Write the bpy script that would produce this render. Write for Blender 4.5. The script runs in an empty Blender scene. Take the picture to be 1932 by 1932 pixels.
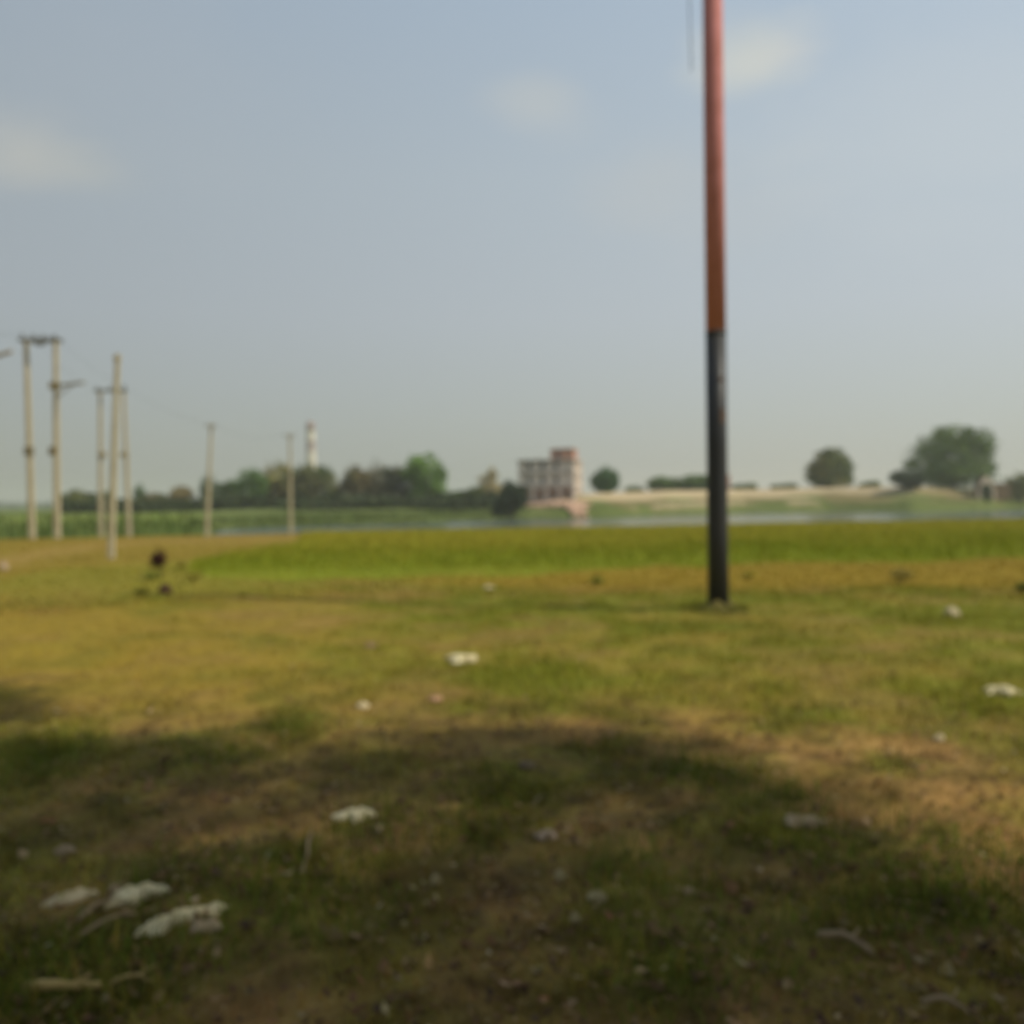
import bpy, math, random
import numpy as np
from mathutils import Matrix, Vector, Euler

R = math.radians
SC = bpy.context.scene
COL = SC.collection

# ------------------------------------------------------------------ camera
H, FPX = 1.6, 1673.0                     # eye height (m), focal length for a 1932 px wide frame
CAMROT = Matrix.Rotation(R(90 - 0.68), 3, 'X') @ Matrix.Rotation(R(-0.7), 3, 'Z')
cam_data = bpy.data.cameras.new('camera')
cam = bpy.data.objects.new('camera', cam_data)
COL.objects.link(cam)
cam.matrix_world = Matrix.Translation((0, 0, H)) @ CAMROT.to_4x4()
cam_data.sensor_width = 36
cam_data.lens = 36 * FPX / 1932
cam_data.clip_start = 0.05
cam_data.clip_end = 9000
cam_data.dof.use_dof = True              # the photograph was taken out of focus: focused close, nothing sharp
cam_data.dof.focus_distance = 0.5
cam_data.dof.aperture_fstop = 5.7
SC.camera = cam

# ------------------------------------------------------------------ sky, sun, exposure
SUN_H = Vector((0.95, -0.31)).normalized()
SUN_EL = R(47)
SUN_AZ = math.atan2(SUN_H.x, SUN_H.y)    # clockwise from +Y
CR = np.array(CAMROT)


def ray(px, py):
    v = CR @ np.array([(px - 966) / FPX, -(py - 966) / FPX, -1.0])
    return v / np.linalg.norm(v)


W = bpy.data.worlds.new('World')
SC.world = W
W.use_nodes = True
nt = W.node_tree
nt.nodes.clear()
N = nt.nodes.new
L = nt.links.new
wout = N('ShaderNodeOutputWorld')
bg = N('ShaderNodeBackground')
L(bg.outputs[0], wout.inputs[0])
sky = N('ShaderNodeTexSky')
sky.sky_type = 'NISHITA'
sky.sun_disc = False
sky.sun_elevation = SUN_EL
sky.sun_rotation = SUN_AZ
sky.air_density = 1.0
sky.dust_density = 3.0
sky.ozone_density = 1.0
tc = N('ShaderNodeTexCoord')
geo_dir = tc.outputs['Generated']


def wmath(op, a, b=None, clamp=False):
    n = N('ShaderNodeMath'); n.operation = op; n.use_clamp = clamp
    for i, v in enumerate((a, b)):
        if v is None: continue
        if isinstance(v, (int, float)): n.inputs[i].default_value = v
        else: L(v, n.inputs[i])
    return n.outputs[0]


def wmix(fac, a, b):
    n = N('ShaderNodeMix'); n.data_type = 'RGBA'
    for k, v in ((0, fac), (6, a), (7, b)):
        if isinstance(v, (int, float)): n.inputs[k].default_value = v
        elif isinstance(v, tuple): n.inputs[k].default_value = v
        else: L(v, n.inputs[k])
    return n.outputs[2]


SKY_STRENGTH = 0.10
# thin milky overcast veil mixed over the clear sky: warmer grey near the horizon, blue grey above
sep = N('ShaderNodeSeparateXYZ'); L(geo_dir, sep.inputs[0])
veil = N('ShaderNodeValToRGB'); L(wmath('MAXIMUM', sep.outputs[2], 0.0), veil.inputs[0])
cr = veil.color_ramp
cr.elements[0].position = 0.0; cr.elements[0].color = (3.35, 3.5, 3.15, 1)
cr.elements[1].position = 1.0; cr.elements[1].color = (2.6, 3.4, 4.4, 1)
for p, c in ((0.08, (3.6, 3.85, 3.65)), (0.20, (3.95, 4.3, 4.5)), (0.34, (3.9, 4.45, 4.8)), (0.5, (3.5, 4.3, 5.1))):
    e = cr.elements.new(p); e.color = (*c, 1)
col = wmix(0.82, sky.outputs[0], veil.outputs[0])
# the right hand side, towards the sun, is a little brighter
dotn = N('ShaderNodeVectorMath'); dotn.operation = 'DOT_PRODUCT'
L(geo_dir, dotn.inputs[0]); dotn.inputs[1].default_value = (0.96, 0.28, 0)
bright = wmath('ADD', wmath('MULTIPLY', wmath('ADD', dotn.outputs['Value'], 0.2), 0.42), 1.0)
vm = N('ShaderNodeVectorMath'); vm.operation = 'SCALE'
L(col, vm.inputs[0]); L(bright, vm.inputs['Scale'])
col = vm.outputs[0]
# soft, out-of-shape cloud puffs
nz = N('ShaderNodeTexNoise'); nz.inputs['Scale'].default_value = 9.0; nz.inputs['Detail'].default_value = 4.0
mp = N('ShaderNodeMapping'); L(geo_dir, mp.inputs[0]); mp.inputs['Scale'].default_value = (1, 1, 2.2); L(mp.outputs[0], nz.inputs['Vector'])
for (px, py, rad, amt, c) in ((1415, 112, 0.050, 0.55, (7.0, 6.9, 5.9, 1)), (1500, 96, 0.035, 0.30, (6.6, 6.5, 6.0, 1)),
                              (1000, 190, 0.042, 0.42, (5.4, 5.6, 5.4, 1)), (1065, 235, 0.04, 0.22, (5.2, 5.5, 5.5, 1)),
                              (45, 290, 0.055, 0.75, (4.9, 5.0, 4.7, 1)), (170, 320, 0.04, 0.3, (4.5, 4.75, 4.5, 1)),
                              (1240, 340, 0.07, 0.42, (5.0, 5.3, 5.4, 1)), (1370, 400, 0.09, 0.22, (5.2, 5.4, 5.4, 1)),
                              (200, 120, 0.16, 0.22, (4.2, 4.6, 5.0, 1)), (1800, 230, 0.16, 0.25, (6.0, 6.4, 6.6, 1))):
    d = ray(px, py)
    s = N('ShaderNodeVectorMath'); s.operation = 'SUBTRACT'; L(geo_dir, s.inputs[0]); s.inputs[1].default_value = tuple(d)
    sc = N('ShaderNodeVectorMath'); sc.operation = 'MULTIPLY'; L(s.outputs[0], sc.inputs[0]); sc.inputs[1].default_value = (1, 1, 1.75)
    ln = N('ShaderNodeVectorMath'); ln.operation = 'LENGTH'; L(sc.outputs[0], ln.inputs[0])
    dist = wmath('ADD', wmath('DIVIDE', ln.outputs['Value'], rad), wmath('MULTIPLY', wmath('SUBTRACT', nz.outputs[0], 0.5), 1.7))
    mr = N('ShaderNodeMapRange'); mr.interpolation_type = 'SMOOTHSTEP'
    L(dist, mr.inputs[0]); mr.inputs[1].default_value = 1.7; mr.inputs[2].default_value = 0.0
    mr.inputs[3].default_value = 0.0; mr.inputs[4].default_value = amt
    col = wmix(mr.outputs[0], col, c)
L(col, bg.inputs[0])
bg.inputs[1].default_value = SKY_STRENGTH

sun_data = bpy.data.lights.new('sun', 'SUN')
sun_data.energy = 3.2
sun_data.angle = R(1.2)
sun_data.color = (1.0, 0.92, 0.75)
sun = bpy.data.objects.new('sun', sun_data)
COL.objects.link(sun)
sdir = Vector((SUN_H.x * math.cos(SUN_EL), SUN_H.y * math.cos(SUN_EL), math.sin(SUN_EL)))
sun.rotation_euler = sdir.to_track_quat('Z', 'Y').to_euler()
sun.location = (20, -8, 25)

SC.view_settings.view_transform = 'Standard'
SC.view_settings.look = 'None'
SC.view_settings.exposure = 0.0
SC.view_settings.gamma = 1.0
SC.render.engine = 'CYCLES'
SC.cycles.use_denoising = True
SC.cycles.max_bounces = 6
SC.cycles.volume_bounces = 1
SC.cycles.caustics_reflective = False
SC.cycles.caustics_refractive = False

# ------------------------------------------------------------------ helpers
rng = np.random.default_rng(7)


def lin(r, g, b, k=1.0):
    v = np.array([r, g, b]) / 255.0
    v = np.where(v <= 0.04045, v / 12.92, ((v + 0.055) / 1.055) ** 2.4)
    return v * k


def _hash(ix, iy, seed):
    h = (ix.astype(np.int64) * 374761393 + iy.astype(np.int64) * 668265263 + seed * 1442695041) & 0xFFFFFFFF
    h = ((h ^ (h >> 13)) * 1274126177) & 0xFFFFFFFF
    h = (h ^ (h >> 16)) & 0xFFFFFFFF
    return h / 4294967295.0


def vnoise(x, y, seed=0):
    x0, y0 = np.floor(x), np.floor(y)
    fx, fy = x - x0, y - y0
    fx = fx * fx * (3 - 2 * fx); fy = fy * fy * (3 - 2 * fy)
    a = _hash(x0, y0, seed); b = _hash(x0 + 1, y0, seed)
    c = _hash(x0, y0 + 1, seed); d = _hash(x0 + 1, y0 + 1, seed)
    return (a * (1 - fx) + b * fx) * (1 - fy) + (c * (1 - fx) + d * fx) * fy


def fbm(x, y, seed=0, octv=4):
    s, a, t = 0, 0.5, 0
    for o in range(octv):
        s = s + a * vnoise(x * 2 ** o + 13.7 * o, y * 2 ** o - 7.1 * o, seed + o)
        t += a; a *= 0.5
    return s / t


def sstep(a, b, x):
    t = np.clip((x - a) / (b - a), 0, 1)
    return t * t * (3 - 2 * t)


def tag(o, label=None, cat=None, group=None, kind=None):
    if label: o['label'] = label
    if cat: o['category'] = cat
    if group: o['group'] = group
    if kind: o['kind'] = kind
    return o


def empty(name, loc, label, cat, group=None, rz=0):
    o = bpy.data.objects.new(name, None)
    COL.objects.link(o)
    o.location = loc
    o.rotation_euler = (0, 0, rz)
    o.empty_display_size = 0.3
    return tag(o, label, cat, group)


def mesh_np(name, V, F, mat, parent=None, cols=None, smooth=False):
    """one mesh object from arrays; F is an (n,4) or (n,3) array or a list of tuples"""
    me = bpy.data.meshes.new(name)
    V = np.asarray(V, dtype=np.float32)
    if isinstance(F, np.ndarray):
        k = F.shape[1]
        me.vertices.add(len(V)); me.vertices.foreach_set('co', V.ravel())
        me.loops.add(F.size); me.loops.foreach_set('vertex_index', F.astype(np.int32).ravel())
        me.polygons.add(len(F)); me.polygons.foreach_set('loop_start', np.arange(0, F.size, k, dtype=np.int32))
        me.update(calc_edges=True)
    else:
        me.from_pydata([tuple(map(float, v)) for v in V], [], [tuple(f) for f in F])
        me.update()
    if cols is not None:
        at_ = me.color_attributes.new('Col', 'FLOAT_COLOR', 'POINT')
        c4 = np.ones((len(V), 4), dtype=np.float32); c4[:, :3] = cols
        at_.data.foreach_set('color', c4.ravel())
    if smooth:
        me.polygons.foreach_set('use_smooth', np.ones(len(me.polygons), dtype=bool))
    me.materials.append(mat)
    o = bpy.data.objects.new(name, me)
    COL.objects.link(o)
    if parent: o.parent = parent
    return o


class MB:
    """collects primitive shapes into one mesh"""
    def __init__(s): s.v = []; s.f = []

    def _add(s, v, f):
        b = len(s.v); s.v += [tuple(p) for p in v]; s.f += [tuple(b + i for i in q) for q in f]

    def box(s, c, d, rz=0, ch=0.0):
        x, y, z = d[0] / 2, d[1] / 2, d[2] / 2
        k = min(ch, x * .45, y * .45)
        ca, sa = math.cos(rz), math.sin(rz)
        prof = [(-x + k, -y), (x - k, -y), (x, -y + k), (x, y - k), (x - k, y), (-x + k, y), (-x, y - k), (-x, -y + k)] if k else [(-x, -y), (x, -y), (x, y), (-x, y)]
        n = len(prof)
        v = [(c[0] + px * ca - py * sa, c[1] + px * sa + py * ca, c[2] + zz) for zz in (-z, z) for px, py in prof]
        f = [tuple(range(n - 1, -1, -1)), tuple(range(n, 2 * n))] + [(i, (i + 1) % n, n + (i + 1) % n, n + i) for i in range(n)]
        s._add(v, f)

    def tube(s, pts, rad, seg=10, cap=True, jit=0):
        pts = [Vector(p) for p in pts]
        if isinstance(rad, (int, float)): rad = [rad] * len(pts)
        v = []
        prev = None
        for i, p in enumerate(pts):
            d = (pts[min(i + 1, len(pts) - 1)] - pts[max(i - 1, 0)]).normalized()
            if prev is None:
                a = Vector((1, 0, 0)) if abs(d.x) < 0.8 else Vector((0, 1, 0))
                u = d.cross(a).normalized()
            else:
                u = (prev - d * prev.dot(d)).normalized()
            prev = u
            w = d.cross(u)
            for k in range(seg):
                t = 2 * math.pi * k / seg
                r = rad[i] * (1 + jit * (random.random() - .5))
                v.append(p + (u * math.cos(t) + w * math.sin(t)) * r)
        f = [(i * seg + k, i * seg + (k + 1) % seg, (i + 1) * seg + (k + 1) % seg, (i + 1) * seg + k) for i in range(len(pts) - 1) for k in range(seg)]
        if cap:
            f += [tuple(range(seg - 1, -1, -1)), tuple(range((len(pts) - 1) * seg, len(pts) * seg))]
        s._add(v, f)

    def build(s, name, mat, parent=None, smooth=False):
        return mesh_np(name, np.array(s.v), s.f, mat, parent, smooth=smooth)


def material(name, base, rough=0.8, metal=0.0, noise=None, spec=0.3, bump=0.0, attr=False, translucent=0.0, coord='Object'):
    """noise = (scale, other colour, amount 0..1 contrast)"""
    m = bpy.data.materials.new(name); m.use_nodes = True
    t = m.node_tree; n = t.nodes; l = t.links
    b = n['Principled BSDF']
    b.inputs['Roughness'].default_value = rough
    b.inputs['Metallic'].default_value = metal
    b.inputs['Specular IOR Level'].default_value = spec
    src = None
    if attr:
        a = n.new('ShaderNodeAttribute'); a.attribute_name = 'Col'; src = a.outputs['Color']
    else:
        b.inputs['Base Color'].default_value = (*base, 1)
    if noise:
        tcn = n.new('ShaderNodeTexCoord')
        x = n.new('ShaderNodeTexNoise'); x.inputs['Scale'].default_value = noise[0]; x.inputs['Detail'].default_value = 6
        x.inputs['Roughness'].default_value = 0.65
        l.new(tcn.outputs[coord], x.inputs['Vector'])
        r = n.new('ShaderNodeMapRange'); r.inputs[1].default_value = 0.35; r.inputs[2].default_value = 0.65
        r.inputs[4].default_value = noise[2]
        l.new(x.outputs[0], r.inputs[0])
        mx = n.new('ShaderNodeMix'); mx.data_type = 'RGBA'
        l.new(r.outputs[0], mx.inputs[0])
        if src: 
            l.new(src, mx.inputs[6])
            mm = n.new('ShaderNodeMix'); mm.data_type = 'RGBA'; mm.blend_type = 'MULTIPLY'; mm.inputs[0].default_value = 1
            l.new(src, mm.inputs[6]); mm.inputs[7].default_value = (*noise[1], 1)
            l.new(mm.outputs[2], mx.inputs[7])
        else:
            mx.inputs[6].default_value = (*base, 1); mx.inputs[7].default_value = (*noise[1], 1)
        src = mx.outputs[2]
        if bump:
            bp = n.new('ShaderNodeBump'); bp.inputs['Strength'].default_value = bump; bp.inputs['Distance'].default_value = 0.02
            l.new(x.outputs[0], bp.inputs['Height']); l.new(bp.outputs[0], b.inputs['Normal'])
    if src: l.new(src, b.inputs['Base Color'])
    if translucent:
        tr = n.new('ShaderNodeBsdfTranslucent')
        if src: l.new(src, tr.inputs[0])
        else: tr.inputs[0].default_value = (*base, 1)
        ms = n.new('ShaderNodeMixShader'); ms.inputs[0].default_value = translucent
        l.new(b.outputs[0], ms.inputs[1]); l.new(tr.outputs[0], ms.inputs[2])
        l.new(ms.outputs[0], n['Material Output'].inputs[0])
    return m


# ------------------------------------------------------------------ terrain shape
INVR = CR.T


def project(x, y, z):
    """world -> frame position (1932 px wide) for arrays in front of the camera"""
    P = np.stack([x, y, z - H], -1) @ INVR.T
    d = np.maximum(-P[..., 2], 1e-3)
    return 966 + P[..., 0] / d * FPX, 966 - P[..., 1] / d * FPX


def horizon(px): return 957.7 - 0.01222 * px


# far shore distance and top-of-bank height, by bearing (px at the horizon)
SH_X = np.array([-600, 0, 340, 385, 420, 560, 760, 860, 960, 1060, 1130, 1250, 1400, 1560, 1720, 1850, 1932, 2600])
SH_Y = np.array([80, 82, 84, 100, 130, 142, 150, 168, 176, 180, 186, 198, 222, 224, 207, 213, 232, 236])
CR_D = np.array([12, 12, 12, 30, 58, 75, 72, 60, 45, 30, 26, 24, 26, 26, 26, 28, 28, 28])
CR_Z = np.array([0.1, 0.1, 0.1, 0.1, 0.3, 0.6, 0.8, 0.9, 1.6, 2.7, 3.3, 3.8, 4.1, 4.4, 4.2, 3.6, 3.3, 3.0])
WATER_Z = -2.0


def bearing_px(x, y):
    t = np.where(y > 1, x / np.maximum(y, 1), np.sign(x) * 3)
    return 966 + t * FPX


def crest(x): return 50.2 + 0.23 * np.clip(x, -70, 90)


def terrain(x, y):
    x = np.asarray(x, float); y = np.asarray(y, float)
    near = (fbm(x * .25, y * .25, 3, 3) - .5) * 0.16 * sstep(2, 10, np.hypot(x, y)) + (fbm(x * 1.7, y * 1.7, 9, 3) - .5) * 0.07
    near = near * (1 - sstep(30, 45, y))
    yc = crest(x) + (fbm(x * .12, y * 0, 5, 3) - .5) * 3
    drop = sstep(0, 7, y - yc)
    z = near * (1 - drop) - 3.2 * drop
    px = bearing_px(x, y)
    ys = np.interp(px, SH_X, SH_Y) + (fbm(x * .07, y * .02, 21, 3) - .5) * 6
    cd = np.interp(px, SH_X, CR_D); cz = np.interp(px, SH_X, CR_Z)
    s = (y - ys) / cd
    rise = np.interp(s, [-0.4, 0.0, 0.25, 0.62, 0.72, 0.80, 1.0, 1.1], [-0.2, 0, 0.42, 0.55, 0.60, 0.72, 1.0, 1.0])
    zf = WATER_Z + (cz - WATER_Z) * rise
    zf = zf + (fbm(x * .08, y * .08, 31, 4) - .5) * 0.5 * np.clip(s, 0, 1) * np.where(px > 1080, np.clip(1.6 - 1.6 * s, .12, 1), 1)
    zf = zf - sstep(400, 2500, y) * np.maximum(cz - 0.5, 0) 
    far = sstep(-0.4, -0.38, s) * (y > yc + 6)
    return np.where(far > 0, np.maximum(z, zf), z)


def gz(x, y): return float(terrain(np.array([x]), np.array([y]))[0])


def at(px, py, z=None):
    """where the line of sight through a frame position meets the ground"""
    d = ray(px, py)
    zz = 0.0 if z is None else z
    for _ in range(1 if z is not None else 6):
        t = (zz - H) / d[2]
        p = np.array([0, 0, H]) + d * t
        if z is None: zz = gz(p[0], p[1])
    return Vector((p[0], p[1], zz))


def atY(px, py, Y):
    d = ray(px, py)
    return Vector(np.array([0, 0, H]) + d * (Y / d[1]))


# ------------------------------------------------------------------ ground colour (what the ground itself is made of, by place)
KS = 0.93
C_DRY = lin(152, 133, 56, KS); C_GOLD = lin(160, 136, 52, KS); C_GREEN = lin(128, 130, 40, KS)
C_DEEP = lin(106, 110, 38, KS); C_SOIL = lin(152, 120, 72, KS); C_SOIL2 = lin(132, 100, 58, KS); C_RED = lin(148, 116, 66, KS)
C_BROWN = lin(154, 134, 54, KS); C_CROP = lin(134, 142, 34, KS); C_CROPY = lin(164, 156, 52, KS); C_OCHRE = lin(154, 130, 42, KS)
C_SAND = lin(206, 186, 150, KS); C_FAR = lin(112, 124, 66, KS); C_FARD = lin(92, 106, 50, KS)


def mixc(a, b, t): return a * (1 - t[:, None]) + b * t[:, None]


RED_SPOTS = [(1150, 1500, 90, 26), (1240, 1580, 90, 26), (830, 1310, 80, 22), (760, 1385, 120, 26), (205, 1475, 60, 24), (160, 1525, 60, 24),
             (1100, 1390, 60, 16), (1440, 1480, 70, 14), (1830, 1490, 110, 34), (1900, 1560, 60, 40), (1490, 1410, 70, 20), (1920, 1780, 50, 30), (800, 1400, 90, 20)]
SOIL_SPOTS = [(930, 1860, 150, 90, 0.95), (560, 1860, 60, 60, .5), (500, 1500, 240, 80, .75), (250, 1560, 250, 60, .6), (850, 1680, 240, 50, .4), (1050, 1600, 160, 70, .6),
              (1480, 1700, 120, 80, .5), (1800, 1620, 100, 40, .35), (1700, 1900, 200, 60, .5), (250, 1700, 200, 60, .55), (1850, 1790, 120, 40, .5), (1350, 1900, 200, 60, .35)]
GREEN_SPOTS = [(100, 1425, 140, 50, .7), (150, 1825, 200, 50, 1.), (40, 1900, 100, 30, .8), (1290, 1455, 170, 28, .8), (1770, 1690, 130, 60, .85), (640, 1700, 70, 40, .8),
               (590, 1370, 110, 26, .7), (420, 1420, 120, 30, .6), (1560, 1590, 190, 40, .6), (1800, 1590, 170, 40, .6), (980, 1375, 120, 40, .6), (1260, 1850, 90, 60, .7),
               (1330, 1720, 100, 40, .4), (700, 1560, 90, 30, .5), (300, 1640, 120, 20, .7), (1000, 1490, 70, 20, .6), (950, 1600, 60, 30, .4), (240, 1790, 200, 30, .6)]


def ground_color(x, y):
    n = len(x)
    z0 = np.zeros(n)
    px, py = project(x, np.maximum(y, 0.6), z0)
    py = np.clip(py, -500, 4500)
    beh = y < 0.7
    px = np.where(beh, x * 300 + 966, px)
    # warp the zone edges so that they wander
    amp = np.clip((py - 950) / 400, 0.02, 1)
    wpx = px + (fbm(x * .5, y * .3, 41, 4) - .5) * 160 * amp
    wpy = py + (fbm(x * .35, y * .3, 43, 4) - .5) * 75 * amp
    n1 = fbm(x * .55, y * .5, 1, 4); n2 = fbm(x * 2.3, y * 2.3, 2, 4); n3 = fbm(x * 7, y * 7, 4, 3)
    # open meadow
    gfac = np.clip(0.50 + (n1 - .5) * 2.6 + (n2 - .5) * 1.4 + (wpx - 900) / 2600 - sstep(800, 100, wpx) * .25, 0, 1)
    c = mixc(np.tile(C_DRY, (n, 1)), C_GREEN, gfac)
    c = mixc(c, C_GOLD, sstep(900, 200, wpx) * sstep(1120, 1180, wpy) * sstep(1380, 1280, wpy) * .75)
    # rough foreground: soil, litter and tufts
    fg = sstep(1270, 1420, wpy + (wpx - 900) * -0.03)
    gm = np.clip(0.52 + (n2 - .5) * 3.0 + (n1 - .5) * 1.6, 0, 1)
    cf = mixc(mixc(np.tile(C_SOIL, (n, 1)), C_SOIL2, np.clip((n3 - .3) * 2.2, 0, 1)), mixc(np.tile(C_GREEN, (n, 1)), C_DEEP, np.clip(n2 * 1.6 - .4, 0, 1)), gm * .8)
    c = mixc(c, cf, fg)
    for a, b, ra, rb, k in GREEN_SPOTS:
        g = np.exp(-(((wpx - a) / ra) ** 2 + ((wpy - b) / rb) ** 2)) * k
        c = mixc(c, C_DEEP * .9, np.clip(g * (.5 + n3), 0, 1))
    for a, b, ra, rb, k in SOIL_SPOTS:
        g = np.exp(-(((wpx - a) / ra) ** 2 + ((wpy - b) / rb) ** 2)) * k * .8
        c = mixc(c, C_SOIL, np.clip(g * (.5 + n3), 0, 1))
    for a, b, ra, rb in RED_SPOTS:
        g = np.exp(-(((wpx - a) / ra) ** 2 + ((wpy - b) / rb) ** 2)) * .8
        c = mixc(c, C_RED, np.clip(g * (.4 + n3), 0, 1))
    # tuft and clod sized mottling, strongest close by
    mo = fbm(x * 5.5, y * 5.0, 201, 3); mo2 = fbm(x * 1.1, y * 1.3, 203, 3)
    k_ = (.30 + 1.0 * fg)[:, None]
    c = c * (1 + ((mo - .5) * 1.25)[:, None] * k_)
    c = mixc(c, C_SOIL, np.clip((mo2 - .55) * 2.4, 0, .4) * (1 - .3 * fg))
    c = mixc(c, C_DEEP, np.clip((.42 - mo2) * 2.4, 0, .4) * (1 - .4 * fg))
    # ochre stubble strip in front of the crop
    lo = np.interp(px, [300, 700, 1000, 1400, 1932], [1092, 1096, 1098, 1102, 1108])
    hi = np.interp(px, [300, 400, 700, 1000, 1400, 1932], [1092, 1090, 1086, 1079, 1066, 1052])
    w = (fbm(x * .3, y * .3, 51, 4) - .5) * 14
    strip = sstep(hi - 5, hi + 5, py + w) * sstep(lo + 16, lo - 8, py + w) * sstep(420, 1000, px)
    c = mixc(c, C_OCHRE, strip * .95)
    # the left: bare earth near the poles, yellow green grass below it
    lg = sstep(640, 420, px) * sstep(1140, 1100, wpy)
    c = mixc(c, lin(146, 140, 50, KS), lg * .8)
    bl = np.interp(px, [0, 120, 250, 350, 450, 560, 640], [1098, 1072, 1062, 1054, 1040, 1024, 1000])
    c = mixc(c, C_BROWN, sstep(bl + 8, bl - 8, py + w * .6))
    pth = np.interp(px, [0, 80, 180, 300, 500], [1062, 1044, 1030, 1022, 1017])
    c = mixc(c, lin(180, 150, 88, KS), np.exp(-((py - pth) / np.interp(px, [0, 300], [12, 5])) ** 2) * .55 * (px < 560))
    # the crop field
    cr_ = crop_mask(px, py, x, y)
    yl = sstep(30, 10, py - np.interp(px, [400, 1000, 1932], [1010, 1000, 975]))
    c = mixc(c, mixc(np.tile(C_CROP, (n, 1)), C_CROPY, np.clip(yl * .8 + (n1 - .5), 0, 1)), cr_)
    # far side
    far = y > crest(x) + 5
    b = bearing_px(x, y)
    ys = np.interp(b, SH_X, SH_Y); cd = np.interp(b, SH_X, CR_D); s = (y - ys) / cd
    f1 = fbm(x * .06, y * .05, 61, 4)
    cfar = mixc(np.tile(C_FAR, (n, 1)), C_FARD, np.clip((f1 - .35) * 3, 0, 1))
    left = sstep(420, 330, b)
    cfar = mixc(cfar, lin(126, 140, 62, KS), left * sstep(.9, 1.4, s))
    cfar = mixc(cfar, lin(92, 108, 48, KS), left * sstep(1.1, .7, s))
    right = sstep(1080, 1110, b)
    cfar = mixc(cfar, lin(146, 128, 88, KS), np.clip((fbm(x * .2, y * .08, 83, 4) - .45) * 5, 0, .75) * sstep(960, 1100, b) * sstep(.12, .3, s))
    sand = right * sstep(.74, .80, s + (f1 - .5) * .06)
    sand = np.maximum(sand, right * sstep(1180, 1215, b) * sstep(1600, 1540, b) * np.exp(-((s - .36) / .16) ** 2) * np.clip((fbm(x * .16, y * .06, 71, 3) - .42) * 12, 0, 1) * 1.1)
    sand = sand * np.where(b > 1700, sstep(1760, 1690, b) * .7 + .3, 1)
    cfar = mixc(cfar, C_SAND, sand * .9)
    cfar = mixc(cfar, C_FARD, sstep(3, 6, s) * .6)
    c = np.where(far[:, None], cfar, c)
    return c


def crop_mask(px, py, x, y):
    w = (fbm(x * .3, y * .3, 51, 4) - .5) * 14
    hi = np.interp(px, [300, 400, 700, 1000, 1400, 1932, 2400], [1080, 1092, 1090, 1080, 1066, 1052, 1040])
    top = np.interp(px, [330, 400, 560, 620], [1066, 1050, 1024, 900])
    w = w + (fbm(x * 1.1, y * 1.1, 57, 3) - .5) * 12
    return sstep(hi + 4, hi - 4, py + w) * sstep(top - 4, top + 4, py + w * .5) * sstep(320, 400, px) * (y < crest(x) + 3)


# ------------------------------------------------------------------ ground mesh (fan around the standpoint, out to the horizon)
def make_ground():
    rr = [0.25]
    while rr[-1] < 3800:
        r = rr[-1]
        rr.append(r * (1.012 if r < 40 else 1.0065 if r < 300 else 1.04))
    rr = np.array(rr)
    a_f = np.arange(-44, 44.01, 0.28)
    a_b = np.arange(44 + 4, 360 - 44 - 3.9, 4.0)
    ang = np.radians(np.concatenate([a_f, a_b]))
    nr, na = len(rr), len(ang)
    X = np.outer(rr, np.sin(ang)); Y = np.outer(rr, np.cos(ang))
    x, y = X.ravel(), Y.ravel()
    z = terrain(x, y)
    z = z + (fbm(x * 9, y * 9, 77, 3) - .5) * 0.035 * (np.hypot(x, y) < 14)
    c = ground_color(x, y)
    V = np.stack([x, y, z], -1)
    i = np.arange(nr - 1)[:, None] * na; j = np.arange(na)[None, :]
    jn = (j + 1) % na
    F = np.stack([i + j, i + na + j, i + na + jn, i + jn], -1).reshape(-1, 4)
    V = np.vstack([V, [[0, 0, gz(0.01, 0.01)]]]); c = np.vstack([c, c[:1]])
    k = len(V) - 1
    jj = np.arange(na)
    tri = np.stack([np.full(na, k), jj, (jj + 1) % na, (jj + 1) % na], -1)
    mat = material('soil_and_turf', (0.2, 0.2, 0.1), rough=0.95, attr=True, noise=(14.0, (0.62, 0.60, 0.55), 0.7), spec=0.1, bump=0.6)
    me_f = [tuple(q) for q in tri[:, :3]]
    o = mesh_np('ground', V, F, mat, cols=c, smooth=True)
    return tag(o, kind='structure')


make_ground()

# water sheet of the pond, crossing the lake bed between the two banks
wm = bpy.data.materials.new('pond_water'); wm.use_nodes = True
b = wm.node_tree.nodes['Principled BSDF']
b.inputs['Base Color'].default_value = (0.10, 0.13, 0.11, 1)
b.inputs['Roughness'].default_value = 0.14
b.inputs['IOR'].default_value = 1.33
nn = wm.node_tree.nodes; ll = wm.node_tree.links
tcn = nn.new('ShaderNodeTexCoord'); nx = nn.new('ShaderNodeTexNoise'); nx.inputs['Scale'].default_value = 1.6; nx.inputs['Detail'].default_value = 3
bp = nn.new('ShaderNodeBump'); bp.inputs['Strength'].default_value = 0.6; bp.inputs['Distance'].default_value = 0.05
ll.new(tcn.outputs['Object'], nx.inputs['Vector']); ll.new(nx.outputs[0], bp.inputs['Height']); ll.new(bp.outputs[0], b.inputs['Normal'])
gx, gy = np.meshgrid(np.linspace(-420, 520, 30), np.linspace(30, 262, 12))
V = np.stack([gx.ravel(), gy.ravel(), np.full(gx.size, WATER_Z)], -1)
idx = np.arange(gx.size).reshape(gx.shape)
F = np.stack([idx[:-1, :-1], idx[:-1, 1:], idx[1:, 1:], idx[1:, :-1]], -1).reshape(-1, 4)
tag(mesh_np('pond_water', V, F, wm), kind='structure')

# ------------------------------------------------------------------ grass, crop, litter (uncountable)
MAT_BLADE = material('grass_blade', (0, 0, 0), rough=0.7, attr=True, spec=0.12, translucent=0.25)


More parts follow.
